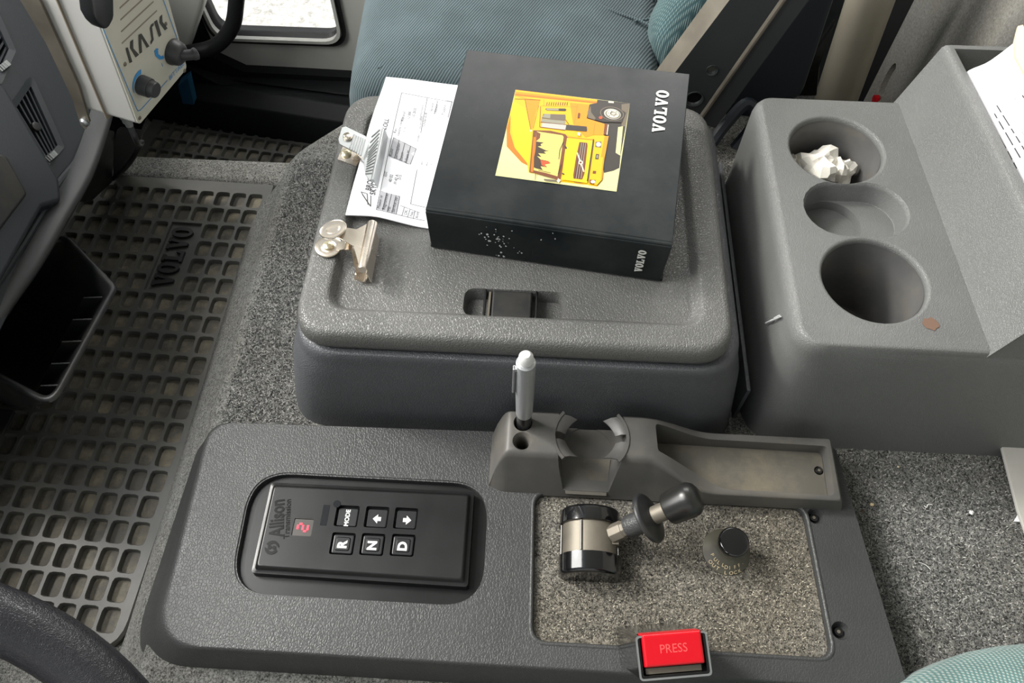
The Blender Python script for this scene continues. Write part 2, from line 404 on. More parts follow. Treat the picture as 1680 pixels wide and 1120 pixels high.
# sloping flank of the tunnel down to the driver's foot well
f2.prism([(-.33,-.6,-.010),(-.33,-.6,-.32),(-.415,-.6,-.32),(-.405,-.6,-.112),(-.372,-.6,-.06)], (0,1.28,0))
f2.box(-1.0,-.36,-.6,.775,-.32,-.112)
slab(f2, [(-1.0,.752),(-.31,.752),(-.31,.80),(-1.0,.80)], [.001,.001,.03,.001], -.32, -.101, 0, .012)
build('foot_well_carpet', f2, M['carpet'], flo)
f3 = MB(); f3.box(-1.05,.70,.6,1.3,-.34,-.315)
build('foot_well_carpet', f3, M['carpet'], flo)

ce = MB(); ce.box(-.28,1.2,-.9,1.26,1.15,1.18); struct(build('ceiling', ce, M['doorgrey']))  # unseen cab roof, added to cut sky glare; front edge lets the sun in
fw = MB(); fw.box(-.80,-.77,-.6,1.2,-.33,.12); struct(build('wall_front', fw, M['void']))  # firewall, added to stop sun leaking in under the dash
wd_ = MB(); wd_.box(-.8,1.2,-.93,-.9,-.33,.75); struct(build('wall_driver_side', wd_, M['doorgrey']))  # unseen driver's side of the cab, added and raised to block low light
wr = MB(); wr.prism([(.6,-.6,-.32),(.6,1.185,-.32),(.6,1.185,.75),(.6,-.6,.75)], (.03,0,0))
cutm = MB(); q = atx(1458, 128, .6)
cutm.prism([(.59, q.y-.012*math.cos(t*PI/8)*1.2, q.z+.04*math.sin(t*PI/8)-.01) for t in range(16)], (.02,0,0))
wall = struct(build('wall_rear', wr, M['wallcarpet'], cut=[cutm]))
sl = MB(); sl.prism([(.611, q.y-.016*math.cos(t*PI/8), q.z+.045*math.sin(t*PI/8)-.01) for t in range(16)], (.002,0,0))
build('belt_slot', sl, M['void'], wall)
rd = MB(); r0 = atx(1437, 163, .598); rd.lathe([(.008,-.004),(.008,.004)], r0, (1,0,0), 12)
lab(build('slot_button', rd, M['red'], wall), 'small red tip at the foot of the slot')

# passenger door with its low kick window
D1 = Plane((0,1.15,0), (1,0,0), (0,0,1))     # n = -y
def dp(px, py, c=0): return D1.px(px, py, c)
def ndoor(pts): return [D1.hit(*p) for p in pts]
d = MB(); dm = [(-.95,-.32),(.35,-.32),(.35,.5),(-.95,.5)]
slab(d, dm, .01, -.012, 0, P=D1)
wx0, wz0 = D1.hit(358, 57); wx1, _ = D1.hit(558, 57)
wo = [(wx0, wz0),(wx1, wz0),(wx1, wz0+.26),(wx0-.02, wz0+.26)]
c = MB(); slab(c, wo, .03, -.1, .05, P=D1)
door = struct(build('door_1', d, M['doorgrey'], cut=[c]))
fr = MB()
for grow, z0, z1, mi in ((.012, -.002, .006, 0), (.005, -.002, .010, 1)):
    ro = rpoly(offset(wo, -grow), .035, 8); ri = rpoly(offset(wo, -grow+.0055), .032, 8)
    fr.loft([[D1.p(x,y,z0) for x,y in ro], [D1.p(x,y,z1) for x,y in ro], [D1.p(x,y,z1) for x,y in ri], [D1.p(x,y,z0) for x,y in ri]], False, False, mi)
    
ro = rpoly(wo, .03, 8); ri = rpoly(offset(wo, .005), .024, 8)
fr.loft([[D1.p(x,y,-.03) for x,y in ro], [D1.p(x,y,.002) for x,y in ro], [D1.p(x,y,-.006) for x,y in ri], [D1.p(x,y,-.012) for x,y in ri]], False, False, 2)
win = struct(build('window_1', fr, [M['seal'], M['doorgrey'], M['seal']]))
gl = MB(); slab(gl, wo, .03, -.0095, -.0075, P=D1); build('pane', gl, M['gls'], win)
# dark kick pocket along the foot of the door
kp = MB()
prof = [(1.145,-.318),(1.04,-.318),(1.035,-.29),(1.05,-.25),(1.075,-.232),(1.10,-.236),(1.12,-.234),(1.148,-.230)]
def kpx(y, z, x): return Vector((x, y, z))
kp.loft([[Vector((x_, y if y > 1.14 else y-.157*(x_+.40), z)) for y, z in prof] for x_ in (-.76,.30)])
build('kick_panel', kp, M['void'], door, bevel=.004)
lp = MB(); 
cr_ = cr([(-.80,1.147,-.13),(-.70,1.14,-.16),(-.64,1.12,-.20),(-.55,1.105,-.225),(-.35,1.10,-.232),(.2,1.10,-.23)], 5)
lp.loft([[p+Vector((0,0,-.016)), p+Vector((0,0,-.05)), p+Vector((0,.05,-.05)), p+Vector((0,.05,0))] for p in cr_]); build('armrest_edge', lp, M['void'], door)
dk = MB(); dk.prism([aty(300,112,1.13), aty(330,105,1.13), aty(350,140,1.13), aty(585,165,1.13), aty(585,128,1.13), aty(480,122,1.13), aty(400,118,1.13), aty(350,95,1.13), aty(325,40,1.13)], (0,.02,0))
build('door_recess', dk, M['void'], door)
bl = MB(); bl.prism([aty(292,140,1.06), aty(308,128,1.06), aty(318,172,1.06), aty(300,170,1.06)], (0,.02,0)); tag(build('blue_wedge', bl, M['teal'], smooth=20), 'small blue strip in the dark corner beside the white box', 'strip')
# ground outside the kick window
g = MB(); g.box(-4,3,1.6,6,-1.3,-1.25); struct(build('ground', g, M['gravel']))
# grey front pillar trim beside the door
pl = MB(); P_ = lambda x, y: aty(x, y, 1.08)
pl.prism([P_(232,-40), P_(345,-40), P_(330,20), P_(305,95), P_(262,150), P_(225,120)], (0,.06,0))
struct(build('trim_1', pl, M['doorgrey'], bevel=.008))
# grab rail of the door
gr = MB(); gp = cr([aty(392,-60,1.07), aty(388,0,1.07), aty(380,45,1.07), aty(352,76,1.07), aty(310,86,1.075), aty(285,88,1.13)], 8)
gr.tube(gp, .0125, 14); tag(build('grab_rail', gr, M['hose'], base=(gp[-1])), 'curved black tubular grab rail in front of the door window', 'rail')

# rear steel pillar and dark gear behind the passenger seat
pm = MB()
a, b = aty(1362,190,.95), aty(1448,-60,.95)
pm.tube([a + Vector((0,0,-.25))+ (a-b)*.3, a, b, b + (b-a)], .031, 24)
struct(build('trim_2', pm, M['beige']))
pk = MB(); 
pk.prism([aty(1395,175,1.02), aty(1412,175,1.02), aty(1520,-40,1.02), aty(1440,-40,1.02)], (0,.01,0))
struct(build('trim_3', pk, M['frame']))
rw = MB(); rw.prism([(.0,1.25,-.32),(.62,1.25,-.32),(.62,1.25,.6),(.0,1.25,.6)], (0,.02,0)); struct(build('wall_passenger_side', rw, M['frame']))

# ================================================================== RUBBER MATS
def mat_obj(name, label, ox, oy, ang, ncol, nrow, skip, y0, x0e, border=.011, P_x=.0236, P_y=.0301, cw=.0200, chh=.0258, z=-.112, th=.0095, corner=.03, plate=None):
    """local frame: x<=0 to the left of the right-hand edge, y from 0 upwards"""
    ca, sa = math.cos(ang), math.sin(ang)
    def T(x, y, zz): return Vector((ox + x*ca - y*sa, oy + x*sa + y*ca, z + zz))
    mb = MB(); gx0 = -border - ncol*P_x
    def hit(c, r):
        return skip(c, r)
    rs = .005
    for c in range(ncol):
        for r in range(nrow):
            if hit(c, r): continue
            xa = -border - (c+1)*P_x; xb = xa + P_x; ya = y0 + r*P_y; yb = ya + P_y
            xm, ym = (xa+xb)/2, (ya+yb)/2
            j = lambda s_: random.uniform(-s_, s_)
            rr = rpoly(rect(xm-cw/2, xm+cw/2, ym-chh/2, ym+chh/2), rs, 2)       # 12 points, starts lower-left corner
            corners = [(xa,ya),(xb,ya),(xb,yb),(xa,yb)]
            vs = [T(x,y,th) for x,y in corners] + [T(x,y,th) for x,y in rr] + [T(x,y,th-.0012) for x,y in rpoly(rect(xm-cw/2+.0007, xm+cw/2-.0007, ym-chh/2+.0007, ym+chh/2-.0007), rs, 2)]
            inn = rpoly(rect(xm-cw/2+.0016, xm+cw/2-.0016, ym-chh/2+.0016, ym+chh/2-.0016), rs, 2)
            vs += [T(x,y,.0032+j(.0003)) for x,y in inn]
            fs = []
            for k in range(4):
                p = [4+3*k+i for i in range(3)]
                fs += [(k, p[1], p[0]), (k, p[2], p[1])]
                nx = 4 + (3*(k+1)) % 12
                fs.append((k, (k+1) % 4, nx, p[2]))
            fm = [0]*len(fs)
            for base_ in (4, 16):
                for i in range(12):
                    q = (i+1) % 12; fs.append((base_+i, base_+q, base_+12+q, base_+12+i)); fm.append(0)
            fs.append(tuple(range(28, 40))); fm.append(1)
            b = len(mb.v); mb.v += vs
            for f, m_ in zip(fs, fm): mb.f.append([i+b for i in f]); mb.m.append(m_)
    root = thing(name, T(x0e/2, y0/2, 0), label, 'floor mat')
    yt = y0 + nrow*P_y
    g = build('cell_grid', mb, [M['rubber'], M['matfloor']], root, smooth=30)
    fb = MB()   # rim around the grid
    out = rpoly([(x0e, -.0), (0,0), (0, yt+.017), (x0e, yt+.017)], [.004, corner, .004, .004], 5)
    inn = rpoly([(gx0, y0), (-border, y0), (-border, yt), (gx0, yt)], .0002, 5)
    fb.loft([[T(x,y,0) for x,y in out], [T(x,y,th-.003) for x,y in out], [T(x*1 if x<-.2 else x-.003, y,th) for x,y in out], [T(x,y,th) for x,y in inn]], False, False)
    build('rim', fb, M['rubber'], root)
    bb = MB(); bb.loft([[T(x,y,0) for x,y in out], [T(x,y,.0025) for x,y in out]]); build('base_sheet', bb, M['matfloor'], root)
    if plate:
        c0, c1, r0, r1 = plate
        xa = -border - (c1+1)*P_x + .002; xb = -border - c0*P_x - .002; ya = y0 + r0*P_y + .002; yb = y0 + (r1+1)*P_y - .002
        pb = MB(); o_ = [(xa-.002,ya-.002),(xb+.002,ya-.002),(xb+.002,yb+.002),(xa-.002,yb+.002)]
        i1 = rect(xa+.0005,xb-.0005,ya+.0005,yb-.0005)
        pb.loft([[T(x,y,th) for x,y in o_],[T(x,y,th) for x,y in rect(xa,xb,ya,yb)],[T(x,y,th-.004) for x,y in i1]], False, True)
        build('name_plate', pb, M['rubber'], root)
        Pl = Plane(T(0,0,th-.004), (ca,sa,0), (-sa,ca,0))
        lb = MB(); slabtext(lb, 'VOLVO', Pl, xb-.009, ya+.008, (yb-ya)-.014, .028, PI/2, 0, .0042)
        lab(build('lettering', lb, M['matletter'], root, smooth=20), 'raised black slab lettering')
    return root
MATA = math.radians(-1.6)
mat_obj('rubber_floor_mat', 'black rubber floor mat with square cells and raised lettering plate left of the carpeted tunnel', -.3995, .118, MATA, 12, 20,
        lambda c, r: c in (3,4) and 14 <= r <= 17, .013, -.315, plate=(3,4,14,17), z=-.112)
q = at(520, 228, -.3)
mat_obj('rubber_floor_mat', 'rubber floor mat with small cells in the far foot well below the door', -.30, .806, math.radians(-7), 19, 10,
        lambda c, r: False, .006, -.48, z=-.314, corner=.01)

# ================================================================== STORAGE BOX with padded lid
bx = thing('storage_box', (-.015,.49,0), 'grey leather-grained storage box with recessed lid standing on the carpeted tunnel', 'storage box')
b = MB(); bp_ = rect(-.2190,.1860,.3350,.664)
R = []
for ins, z in ((-.028,.0),(-.025,.02),(-.011,.09),(-.002,.112),(.0,.120),(.0015,.126),(.0050,.1320),(.012,.1338)):
    k = 1 if ins > -.02 else 1
    pts = rpoly([(bp_[0][0]+ins, bp_[0][1]+ins*.25),(bp_[1][0]-ins*.7, bp_[1][1]+ins*.25),(bp_[2][0]-ins*.7, bp_[2][1]-ins*.3),(bp_[3][0]+ins, bp_[3][1]-ins*.3)], .045, 8)
    R.append(ring3(pts, z))
b.loft(R); build('body', b, M['vinyl'], bx, smooth=60)
l = MB(); lp_ = rect(-.2105,.1715,.3395,.645)
ins_ = [(.006,.1360),(.0008,.1385),(-.0005,.143),(-.0002,.150),(.001,.1555),(.0035,.159),(.0075,.1605),(.0225,.1607),(.0255,.1602),(.0275,.1588),(.0315,.1530),(.034,.151)]
R = []
for i_, z in ins_:
    R.append(ring3(rpoly(offset(lp_, i_), max(.035-i_*.55, .008), 8), z))
# the tray of the lid sits further from the front edge than from the sides
l.loft(R, True, True)
lc = MB(); lx0, lx1, ly0, ly1 = -.0645,.0265,.371,.4015
slab(lc, rect(lx0,lx1,ly0,ly1), .011, .1378, .1512, -.003, 0); lc2 = MB()
lc3 = MB(); slab(lc3, rect(lx0-.0012,lx1+.0012,ly0-.0012,ly1+.0012), .012, .1498, .156, -.0014, 0)
lid = build('lid', l, M['lid'], bx, cut=[lc, lc3], smooth=50)
# dusty recess, latch handle between two bright-edged cheeks
lh = MB(); slab(lh, rect(-.0395,-.0035,.3712,.401), .001, .1415, .1505, 0, .002); build('latch_handle', lh, M['black'], lid)
for x in (-.0455, .0005):
    ck = MB(); slab(ck, rect(x-.0012, x+.0012,.3715,.4005), .0005, .1415, .1522, 0, .001); build('latch_cheek', ck, M['gloss'], lid)
ck = MB(); slab(ck, rect(-.0428,-.0405,.3725,.3995), .0005, .1415, .1500, 0, .0005); lab(build('latch_spring', ck, M['steel'], lid), 'bright steel strip beside the latch')

# slim trim board between the box and the cup console
tb = MB(); tb.prism([(.2075,.36,0),(.2115,.36,0),(.2115,.665,0),(.2075,.665,0)], (0,0,.060)); struct(build('trim_4', tb, M['vinyl'], bevel=.001))

# ================================================================== SERVICE PAPERS and RING BINDER
pp = thing('service_form', at(640,300,.162), 'white printed service form half hidden under the black binder', 'paper')
TLp, BLp = at(617,127,.168), at(566,350,.163)
ux = (at(745,138,.168) - TLp).normalized(); vv = (TLp - BLp); Lp = vv.length
FP = Plane((BLp.x, BLp.y, .163), ux, vv)
sh = MB(); nx, ny = 14, 10; wpap = .112
def curl(s_, t_):    # lifted towards the clipped left edge and drooping at the lower left corner
    a_ = s_*wpap; q_ = min(1, max(0, (a_-.02)/.06)); q_ = q_*q_*(3-2*q_); r_ = min(1, max(0, (t_-.45)/.25)); r_ = r_*r_*(3-2*r_)
    return .005*math.exp(-((t_-.62)/.25)**2)*max(0, 1-a_/.04) - .0108*q_*(1-r_) - .0025*q_*r_ - .003*max(0, 1-a_/.03)*max(0, 1-t_*5)
fp = lambda a_, b_, c_=0: FP.p(a_, b_, c_ + curl(a_/wpap, b_/Lp))
vs = [fp(wpap*i/nx, Lp*j/ny, k) for k in (0, .0012) for j in range(ny+1) for i in range(nx+1)]
N1 = (nx+1)*(ny+1); fs = []
for j in range(ny):
    for i in range(nx):
        a_ = j*(nx+1)+i; fs += [(a_+N1, a_+1+N1, a_+nx+2+N1, a_+nx+1+N1), (a_, a_+nx+1, a_+nx+2, a_+1)]
ed = [i for i in range(nx+1)] + [j*(nx+1)+nx for j in range(1,ny+1)] + [ny*(nx+1)+i for i in range(nx-1,-1,-1)] + [j*(nx+1) for j in range(ny-1,0,-1)]
for k in range(len(ed)): a_, b_ = ed[k], ed[(k+1) % len(ed)]; fs.append((a_, b_, b_+N1, a_+N1))
sh.add(vs, fs); build('sheet', sh, M['paper'], pp, smooth=60)
# print: every mark is laid on the sheet from its measured place
pr_ = MB()
class FPc:                      # the sheet as a gently bent plane
    @staticmethod
    def p(a_, b_, c_=0): return fp(a_, b_, .0012 + c_)
    n = FP.n
def fh(px, py): 
    o_ = Plane(FP.p(0,0,.0015), FP.u, FP.v); return o_.hit(px, py)
def line(p0, p1, w=.0005, mi=0):
    a0, b0 = fh(*p0); a1, b1 = fh(*p1); dd = Vector((a1-a0, b1-b0)); L_ = dd.length; dd /= L_; nn = Vector((-dd.y, dd.x))*w/2
    n_ = max(1, int(L_/.01)); t_, b2 = [], []
    for k in range(n_+1):
        q_ = Vector((a0, b0)) + dd*L_*k/n_; t_.append(FPc.p(q_.x+nn.x, q_.y+nn.y, .0003)); b2.append(FPc.p(q_.x-nn.x, q_.y-nn.y, .0003))
    pr_.add(b2 + t_, [(k, k+1, n_+2+k, n_+1+k) for k in range(n_)], mi)
def patch(pts, mi=1, c_=.0002):
    q_ = [Vector(fh(*p)) for p in pts]; n_ = 8
    g_ = [FPc.p(*(q_[0].lerp(q_[1], i/n_).lerp(q_[3].lerp(q_[2], i/n_), j/n_)), c_) for j in range(n_+1) for i in range(n_+1)]
    pr_.add(g_, [(j*(n_+1)+i, j*(n_+1)+i+1, (j+1)*(n_+1)+i+1, (j+1)*(n_+1)+i) for j in range(n_) for i in range(n_)], mi)
def pquad(p, inset=0): return p
angt = math.atan2(*(Vector(fh(659,153)) - Vector(fh(617,343))).yx)
for p0, p1 in (((659,153),(617,343)), ((659,153),(742,164)), ((701,158),(690,215)), ((646,227),(682,238)), ((638,256),(670,264)), ((646,227),(638,256)), ((655,229),(647,258)), ((664,232),(656,261)), ((673,235),(665,263)), ((682,238),(672,264)),
               ((625,313),(655,317)), ((617,343),(695,350)), ((634,314),(627,343)), ((642,315),(635,344)), ((649,316),(642,345)), ((655,317),(649,346)), ((655,331),(687,338)), ((662,333),(658,347)), ((671,335),(667,348)), ((679,336),(676,349)),
               ((683,270),(672,326)), ((672,326),(700,329)), ((718,162),(712,185)), ((742,162),(735,190))):
    line(p0, p1)
patch([(646,227),(682,238),(672,264),(638,256)]); patch([(625,313),(655,317),(648,346),(617,343)]); patch([(733,161),(741,162),(735,190),(727,188)])
def ptxt(s_, px, py, size, ang=None, mi=0, shear=0, sx=1, bold=0):
    a_, b_ = fh(px, py); text(pr_, s_, FPc, a_, b_, size, angt if ang is None else ang, .0003, .0001, mi, shear, sx, bold)
random.seed(3)
ptxt('SERVICEPROTOKOLL', 622, 273, .0066, bold=.00005)
ptxt('BRONTO', 608, 313, .0078, shear=.2, mi=2, bold=.0001, sx=.8); ptxt('SKYLIFT', 615, 320, .0078, shear=.2, mi=2, bold=.0001, sx=.85)
for pts in (((592,314),(602,317)), ((592,314),(600,326)), ((602,317),(603,335)), ((594,318),(606,336)), ((608,320),(608,338)), ((600,326),(608,338))): line(*pts, w=.0007, mi=2)
for (x, y, s_) in ((643,256,'Kund'), (651,259,'Serviceplats'), (659,261,'Datum'), (667,263,'Arbete nr'), (623,341,'Maskin nr'), (631,342,'Regnummer'), (639,343,'Mil'), (646,344,'Service typ'), (634,289,'EST'), (642,297,'40 02'), (650,299,'FI 42 A'), (657,291,'015'),
                   (666,345,'OK'), (675,346,'Nej'), (684,348,'Anm'), (650,220,'Rev'), (662,200,'Kontroll'), (672,196,'12 000'), (680,192,'10 2020'), (697,205,'Underskrift'), (709,181,'Service'), (716,184,'Utlovad'), (728,186,'Protokoll')):
    ptxt(s_, x, y, .0042)
for (x, y, n_) in ((655,224,14), (686,228,24), (690,196,14), (664,216,6), (692,262,4), (700,262,5), (706,262,4)):
    ptxt(''.join(random.choice('aenrstiolm ') for _ in range(n_)), x, y, .0036)
build('printing', pr_, [M['ink'], M['shade'], M['darkprint']], pp)

# ring binder: boards, spine and leaves as near-square box turned a few degrees
TH = .0512
b3 = [at(697,346,.204), at(1103,405,.204), at(1132,121,.2132), at(766,81,.2132)]      # top face ccw: BL BR TR TL
BP = Plane(b3[0], b3[1]-b3[0], b3[3]-b3[0]); dn = Vector((0,0,-1))*TH
bd = thing('ring_binder', (b3[0]+b3[2])/2 + dn, 'black ring binder with yellow truck picture and silver lettering on the storage box lid', 'binder')
c0 = MB(); f_up = (b3[3]-b3[0]).normalized()
def bq(s_, t_, dz):   # bilinear on the cover
    lo = b3[0].lerp(b3[1], s_); hi = b3[3].lerp(b3[2], s_); p = lo.lerp(hi, t_); return Vector((p.x, p.y, p.z+dz))
def bpris(s0, s1, t0, t1, z0, z1): 
    m_ = MB(); m_.hexa([bq(s0,t0,z0), bq(s1,t0,z0), bq(s1,t1,z0), bq(s0,t1,z0)], [bq(s0,t0,z1), bq(s1,t0,z1), bq(s1,t1,z1), bq(s0,t1,z1)]); return m_
build('front_cover', bpris(0,1,.012,1,-.0028,0), M['binder'], bd, bevel=.0009)
build('back_cover', bpris(0,1,.006,1,-TH,-TH+.003), M['binder'], bd, bevel=.0009)
sp = MB(); sp.hexa([bq(.004,.004,-TH), bq(.99,.004,-TH), bq(.99,.02,-TH), bq(.004,.02,-TH)], [bq(.0,0,-.0015), bq(1,0,-.0015), bq(1,.011,-.0008), bq(0,.011,-.0008)])
spine = build('spine', sp, M['binder'], bd, bevel=.0012)
build('paper_block', bpris(.03,.965,.03,.955,-TH+.003,-.0030), M['paper'], bd)
for t_ in (.0115, .0265):
    hb = MB(); hb.tube([bq(.002,t_,-.0006 if t_<.02 else -.0008), bq(.998,t_,-.0006 if t_<.02 else -.0008)], .0012, 8); build('hinge_crease', hb, M['binder'], bd)
# spine lettering: plane of the spine
SPn = Plane(bq(0,0,-TH), bq(1,0,-TH)-bq(0,0,-TH), Vector((0,0,1)))
st = MB(); a0, b0 = SPn.hit(1050,446); a1, b1 = SPn.hit(1048,408)
slabtext(st, 'VOLVO', SPn, a0+.0015, b0+.001, b1-b0-.001, .0068, PI/2, .0006, .0003); lab(build('lettering', st, M['silverprint'], spine), 'silver slab lettering on the spine')
ct = MB(); a0, b0 = BP.hit(1083,218); a1, b1 = BP.hit(1091,148); AN = math.atan2(b1-b0, a1-a0)
slabtext(ct, 'VOLVO', BP, a0+.004, b0, math.hypot(a1-a0,b1-b0), .0118, AN, .0003, .0003); 
cov = [o for o in bd.children if o.name.startswith('front_cover')][0]
lab(build('lettering', ct, M['silverprint'], cov), 'silver slab lettering on the front cover')
# scuffs on the spine
sc = MB(); random.seed(11)
for k in range(46):
    px = random.gauss(820, 13); py = random.gauss(395 + (px-820)*.3, 11)
    if k > 38: px, py = random.uniform(725,1000), random.uniform(380,400)
    a_, b_ = SPn.hit(px, py)
    if not (.004 < b_ < TH-.004): continue
    n_ = 6; r_ = random.uniform(.0003,.0011); 
    sc.add([SPn.p(a_+r_*random.uniform(.4,1.4)*math.cos(t*PI/3), b_+r_*random.uniform(.4,1.8)*math.sin(t*PI/3), .0005) for t in range(6)], [tuple(range(6))])
s_ = build('scuff_marks', sc, M['scuff'], spine); s_['kind'] = 'stuff'
sc = MB()
for poly in ([(853,134),(884,133),(878,147),(850,146)],[(768,95),(783,96),(782,110),(766,108)],[(823,92),(845,95),(843,104),(832,108)]):
    pass
# the picture: flat print built of layered colour patches, seen truck lying on its side
PIC = MB(); names = {'cream':rgb(226,222,158), 'yellow':rgb(250,208,10), 'gold':rgb(246,184,14), 'orange':rgb(240,150,16), 'dorange':rgb(214,116,14), 'brown':rgb(120,66,34), 'dark':rgb(58,52,46), 'mid':rgb(112,100,84), 'glass':rgb(150,146,126), 'sky':rgb(224,208,110), 'grey':rgb(190,188,178), 'tree':rgb(66,50,34), 'red':rgb(214,84,40), 'light':rgb(236,232,200)}
pm_ = {k: simple('print_'+k, tuple(c*.8 for c in v[:3])+(1,), .4, 0, .35) for k, v in names.items()}; pk_ = list(pm_)
layer = [0]
def U(x, y): return (800 + x/5.419, 130 + y/5.419)          # coordinates read from an enlarged view of the picture
def pg(col, pts, up=1):
    layer[0] += 1; q_ = [BP.px(*U(*p), .0003 + layer[0]*.000012) for p in pts]
    nrm = (q_[1]-q_[0]).cross(q_[2]-q_[0])
    PIC.add(q_, [tuple(range(len(q_)))], pk_.index(col))
def ln(col, p0, p1, w=5):
    d_ = Vector(p1)-Vector(p0); n_ = Vector((-d_.y, d_.x)).normalized()*w/2
    pg(col, [tuple(Vector(p0)-n_), tuple(Vector(p1)-n_), tuple(Vector(p1)+n_), tuple(Vector(p0)+n_)])
def el(col, c_, rx, ry, n_=20, rot=0):
    pg(col, [(c_[0]+rx*math.cos(2*PI*k/n_)*math.cos(rot)-ry*math.sin(2*PI*k/n_)*math.sin(rot), c_[1]+rx*math.cos(2*PI*k/n_)*math.sin(rot)+ry*math.sin(2*PI*k/n_)*math.cos(rot)) for k in range(n_)])
pg('cream', [(248,95),(1265,215),(1145,1000),(68,858)])
pg('dark', [(975,183),(1265,215),(1180,690),(1172,790),(1120,815),(1035,835),(1000,700),(1040,420),(880,350),(905,225)])
pg('mid', [(1190,225),(1265,215),(1225,420),(1190,420)])
pg('cream', [(1160,428),(1203,420),(1178,680),(1138,655)]); pg('light', [(1075,195),(1122,200),(1120,215),(1072,210)])
pg('orange', [(248,95),(975,183),(970,218),(240,150)]); pg('dorange', [(243,130),(972,205),(968,222),(240,148)]); pg('gold', [(250,98),(975,186),(974,196),(248,112)])
pg('gold', [(240,148),(970,220),(905,228),(880,350),(1040,400),(1030,500),(1075,515),(1040,705),(1025,815),(1025,890),(975,955),(880,940),(640,915),(620,890),(395,835),(365,832),(355,770),(300,740),(170,600),(168,430),(200,300)])
pg('orange', [(240,150),(470,190),(430,300),(400,440),(385,460),(335,180)]); pg('yellow', [(205,310),(235,200),(330,260),(385,470),(385,560),(360,760),(250,640),(215,420)])
pg('dorange', [(170,440),(205,320),(200,480),(240,610),(350,745),(355,770),(300,740),(170,600)]); pg('orange', [(335,180),(375,182),(395,330),(388,450)])
ln('brown', (333,185), (385,455), 5); ln('brown', (455,235), (405,440), 4); ln('brown', (243,178), (470,188), 5); el('light', (385,460), 9, 9)
pg('gold', [(470,190),(800,222),(780,520),(560,470),(410,455),(440,300)]); pg('orange', [(730,210),(905,228),(880,350),(1040,400),(1030,500),(935,500),(870,520),(760,400)])
ln('dorange', (500,185), (500,240), 3); ln('dorange', (800,228), (770,400), 3); ln('dorange', (955,390), (940,500), 4); ln('dorange', (480,240), (800,250), 3)
for k in range(10): ln('brown', (530+k*20,208), (524+k*20,238), 7)
pg('dark', [(520,262),(690,265),(700,275),(690,288),(525,282),(514,272)]); pg('glass', [(522,264),(632,266),(630,284),(522,280)])
pg('mid', [(495,312),(690,318),(692,350),(686,372),(480,352)]); pg('glass', [(505,312),(562,314),(556,352),(484,342)]); pg('mid', [(560,314),(690,320),(684,372),(553,362)])
pg('glass', [(478,355),(690,375),(685,405),(474,388)]); pg('grey', [(486,392),(705,410),(700,455),(478,430)]); pg('dark', [(700,408),(880,425),(884,460),(875,470),(690,455)]); ln('brown', (470,385), (700,410), 5); ln('brown', (465,430), (690,458), 5)
ln('dark', (690,362), (722,408), 5); ln('brown', (470,245), (462,430), 4)
pg('dark', [(908,228),(975,215),(1120,230),(1225,300),(1190,390),(1030,385),(885,350)]); pg('mid', [(890,290),(915,240),(920,300),(960,350),(950,368),(888,345)])
el('mid', (1105,312), 108, 62, rot=.15); el('dark', (1105,312), 100, 56, rot=.15); el('grey', (1108,315), 76, 46, rot=.2); el('mid', (1112,318), 66, 38, rot=.2); el('light', (1112,314), 56, 34, rot=.2); el('mid', (1116,312), 30, 18, rot=.2); el('grey', (1118,312), 20, 12)
for k in range(6): el('dark', (1112+42*math.cos(k*PI/3+.3), 314+24*math.sin(k*PI/3+.3)), 5, 4, 8)
el('red', (1004,348), 16, 13); pg('brown', [(805,305),(822,308),(815,352),(798,348)])
pg('brown', [(1040,400),(1075,408),(1062,500),(1032,500)]); pg('light', [(1068,410),(1076,412),(1064,500),(1056,500)])
pg('brown', [(405,460),(560,465),(690,495),(710,520),(690,620),(660,800),(640,915),(600,880),(395,835),(370,830)])
pg('sky', [(432,470),(665,505),(675,520),(650,700),(620,870),(520,840),(410,815),(425,640)]); pg('dorange', [(408,520),(435,525),(405,830),(382,828)]); pg('brown', [(432,470),(470,490),(465,530),(430,560)])
tr = [(430,560),(500,570),(470,585),(480,600),(445,605),(520,640),(555,640),(500,652),(520,670),(450,665),(480,700),(440,690),(470,720),(540,735),(560,755),(500,760),(530,790),(470,780),(490,815),(430,800),(410,790),(412,700),(425,640)]
pg('tree', tr); pg('red', [(470,725),(545,740),(560,755),(510,765),(520,790),(480,770)]); ln('tree', (450,815), (560,840), 5); ln('brown', (420,835), (640,900), 12)
pg('yellow', [(705,530),(935,555),(885,930),(660,900),(680,700)]); ln('dorange', (710,520), (935,545), 4)
ln('dark', (940,540), (885,915), 10); pg('brown', [(815,565),(885,572),(888,600),(860,850),(840,900),(762,890),(760,860),(785,700)])
for k in range(3): ln('grey', (838+k*18-4,575), (785+k*22,890), 3)
for k in range(3): ln('dark', (829+k*18,575), (776+k*20,890), 7)
ln('light', (795,660), (855,830), 11); el('light', (826,748), 20, 18); el('brown', (826,748), 10, 9)
pg('gold', [(950,545),(1050,520),(1020,820),(1015,900),(970,950),(900,930)]); pg('orange', [(1040,512),(1075,515),(1040,705),(1005,700)]); ln('orange', (1030,705), (1010,900), 12)
pg('mid', [(958,565),(1010,562),(1008,618),(955,612)]); el('light', (985,588), 22, 20); pg('dark', [(962,672),(990,675),(985,722),(955,720)]); pg('glass', [(968,682),(982,683),(979,712),(964,710)]); pg('brown', [(935,822),(965,825),(960,850),(932,848)])
pg('brown', [(905,900),(960,905),(945,942),(905,935)]); el('light', (935,920), 20, 14); ln('dark', (685,600), (700,625), 14); ln('dark', (660,845), (680,855), 12); ln('dark', (675,560), (640,640), 5); ln('dark', (640,640), (632,720), 5); ln('dark', (655,765), (625,850), 5)
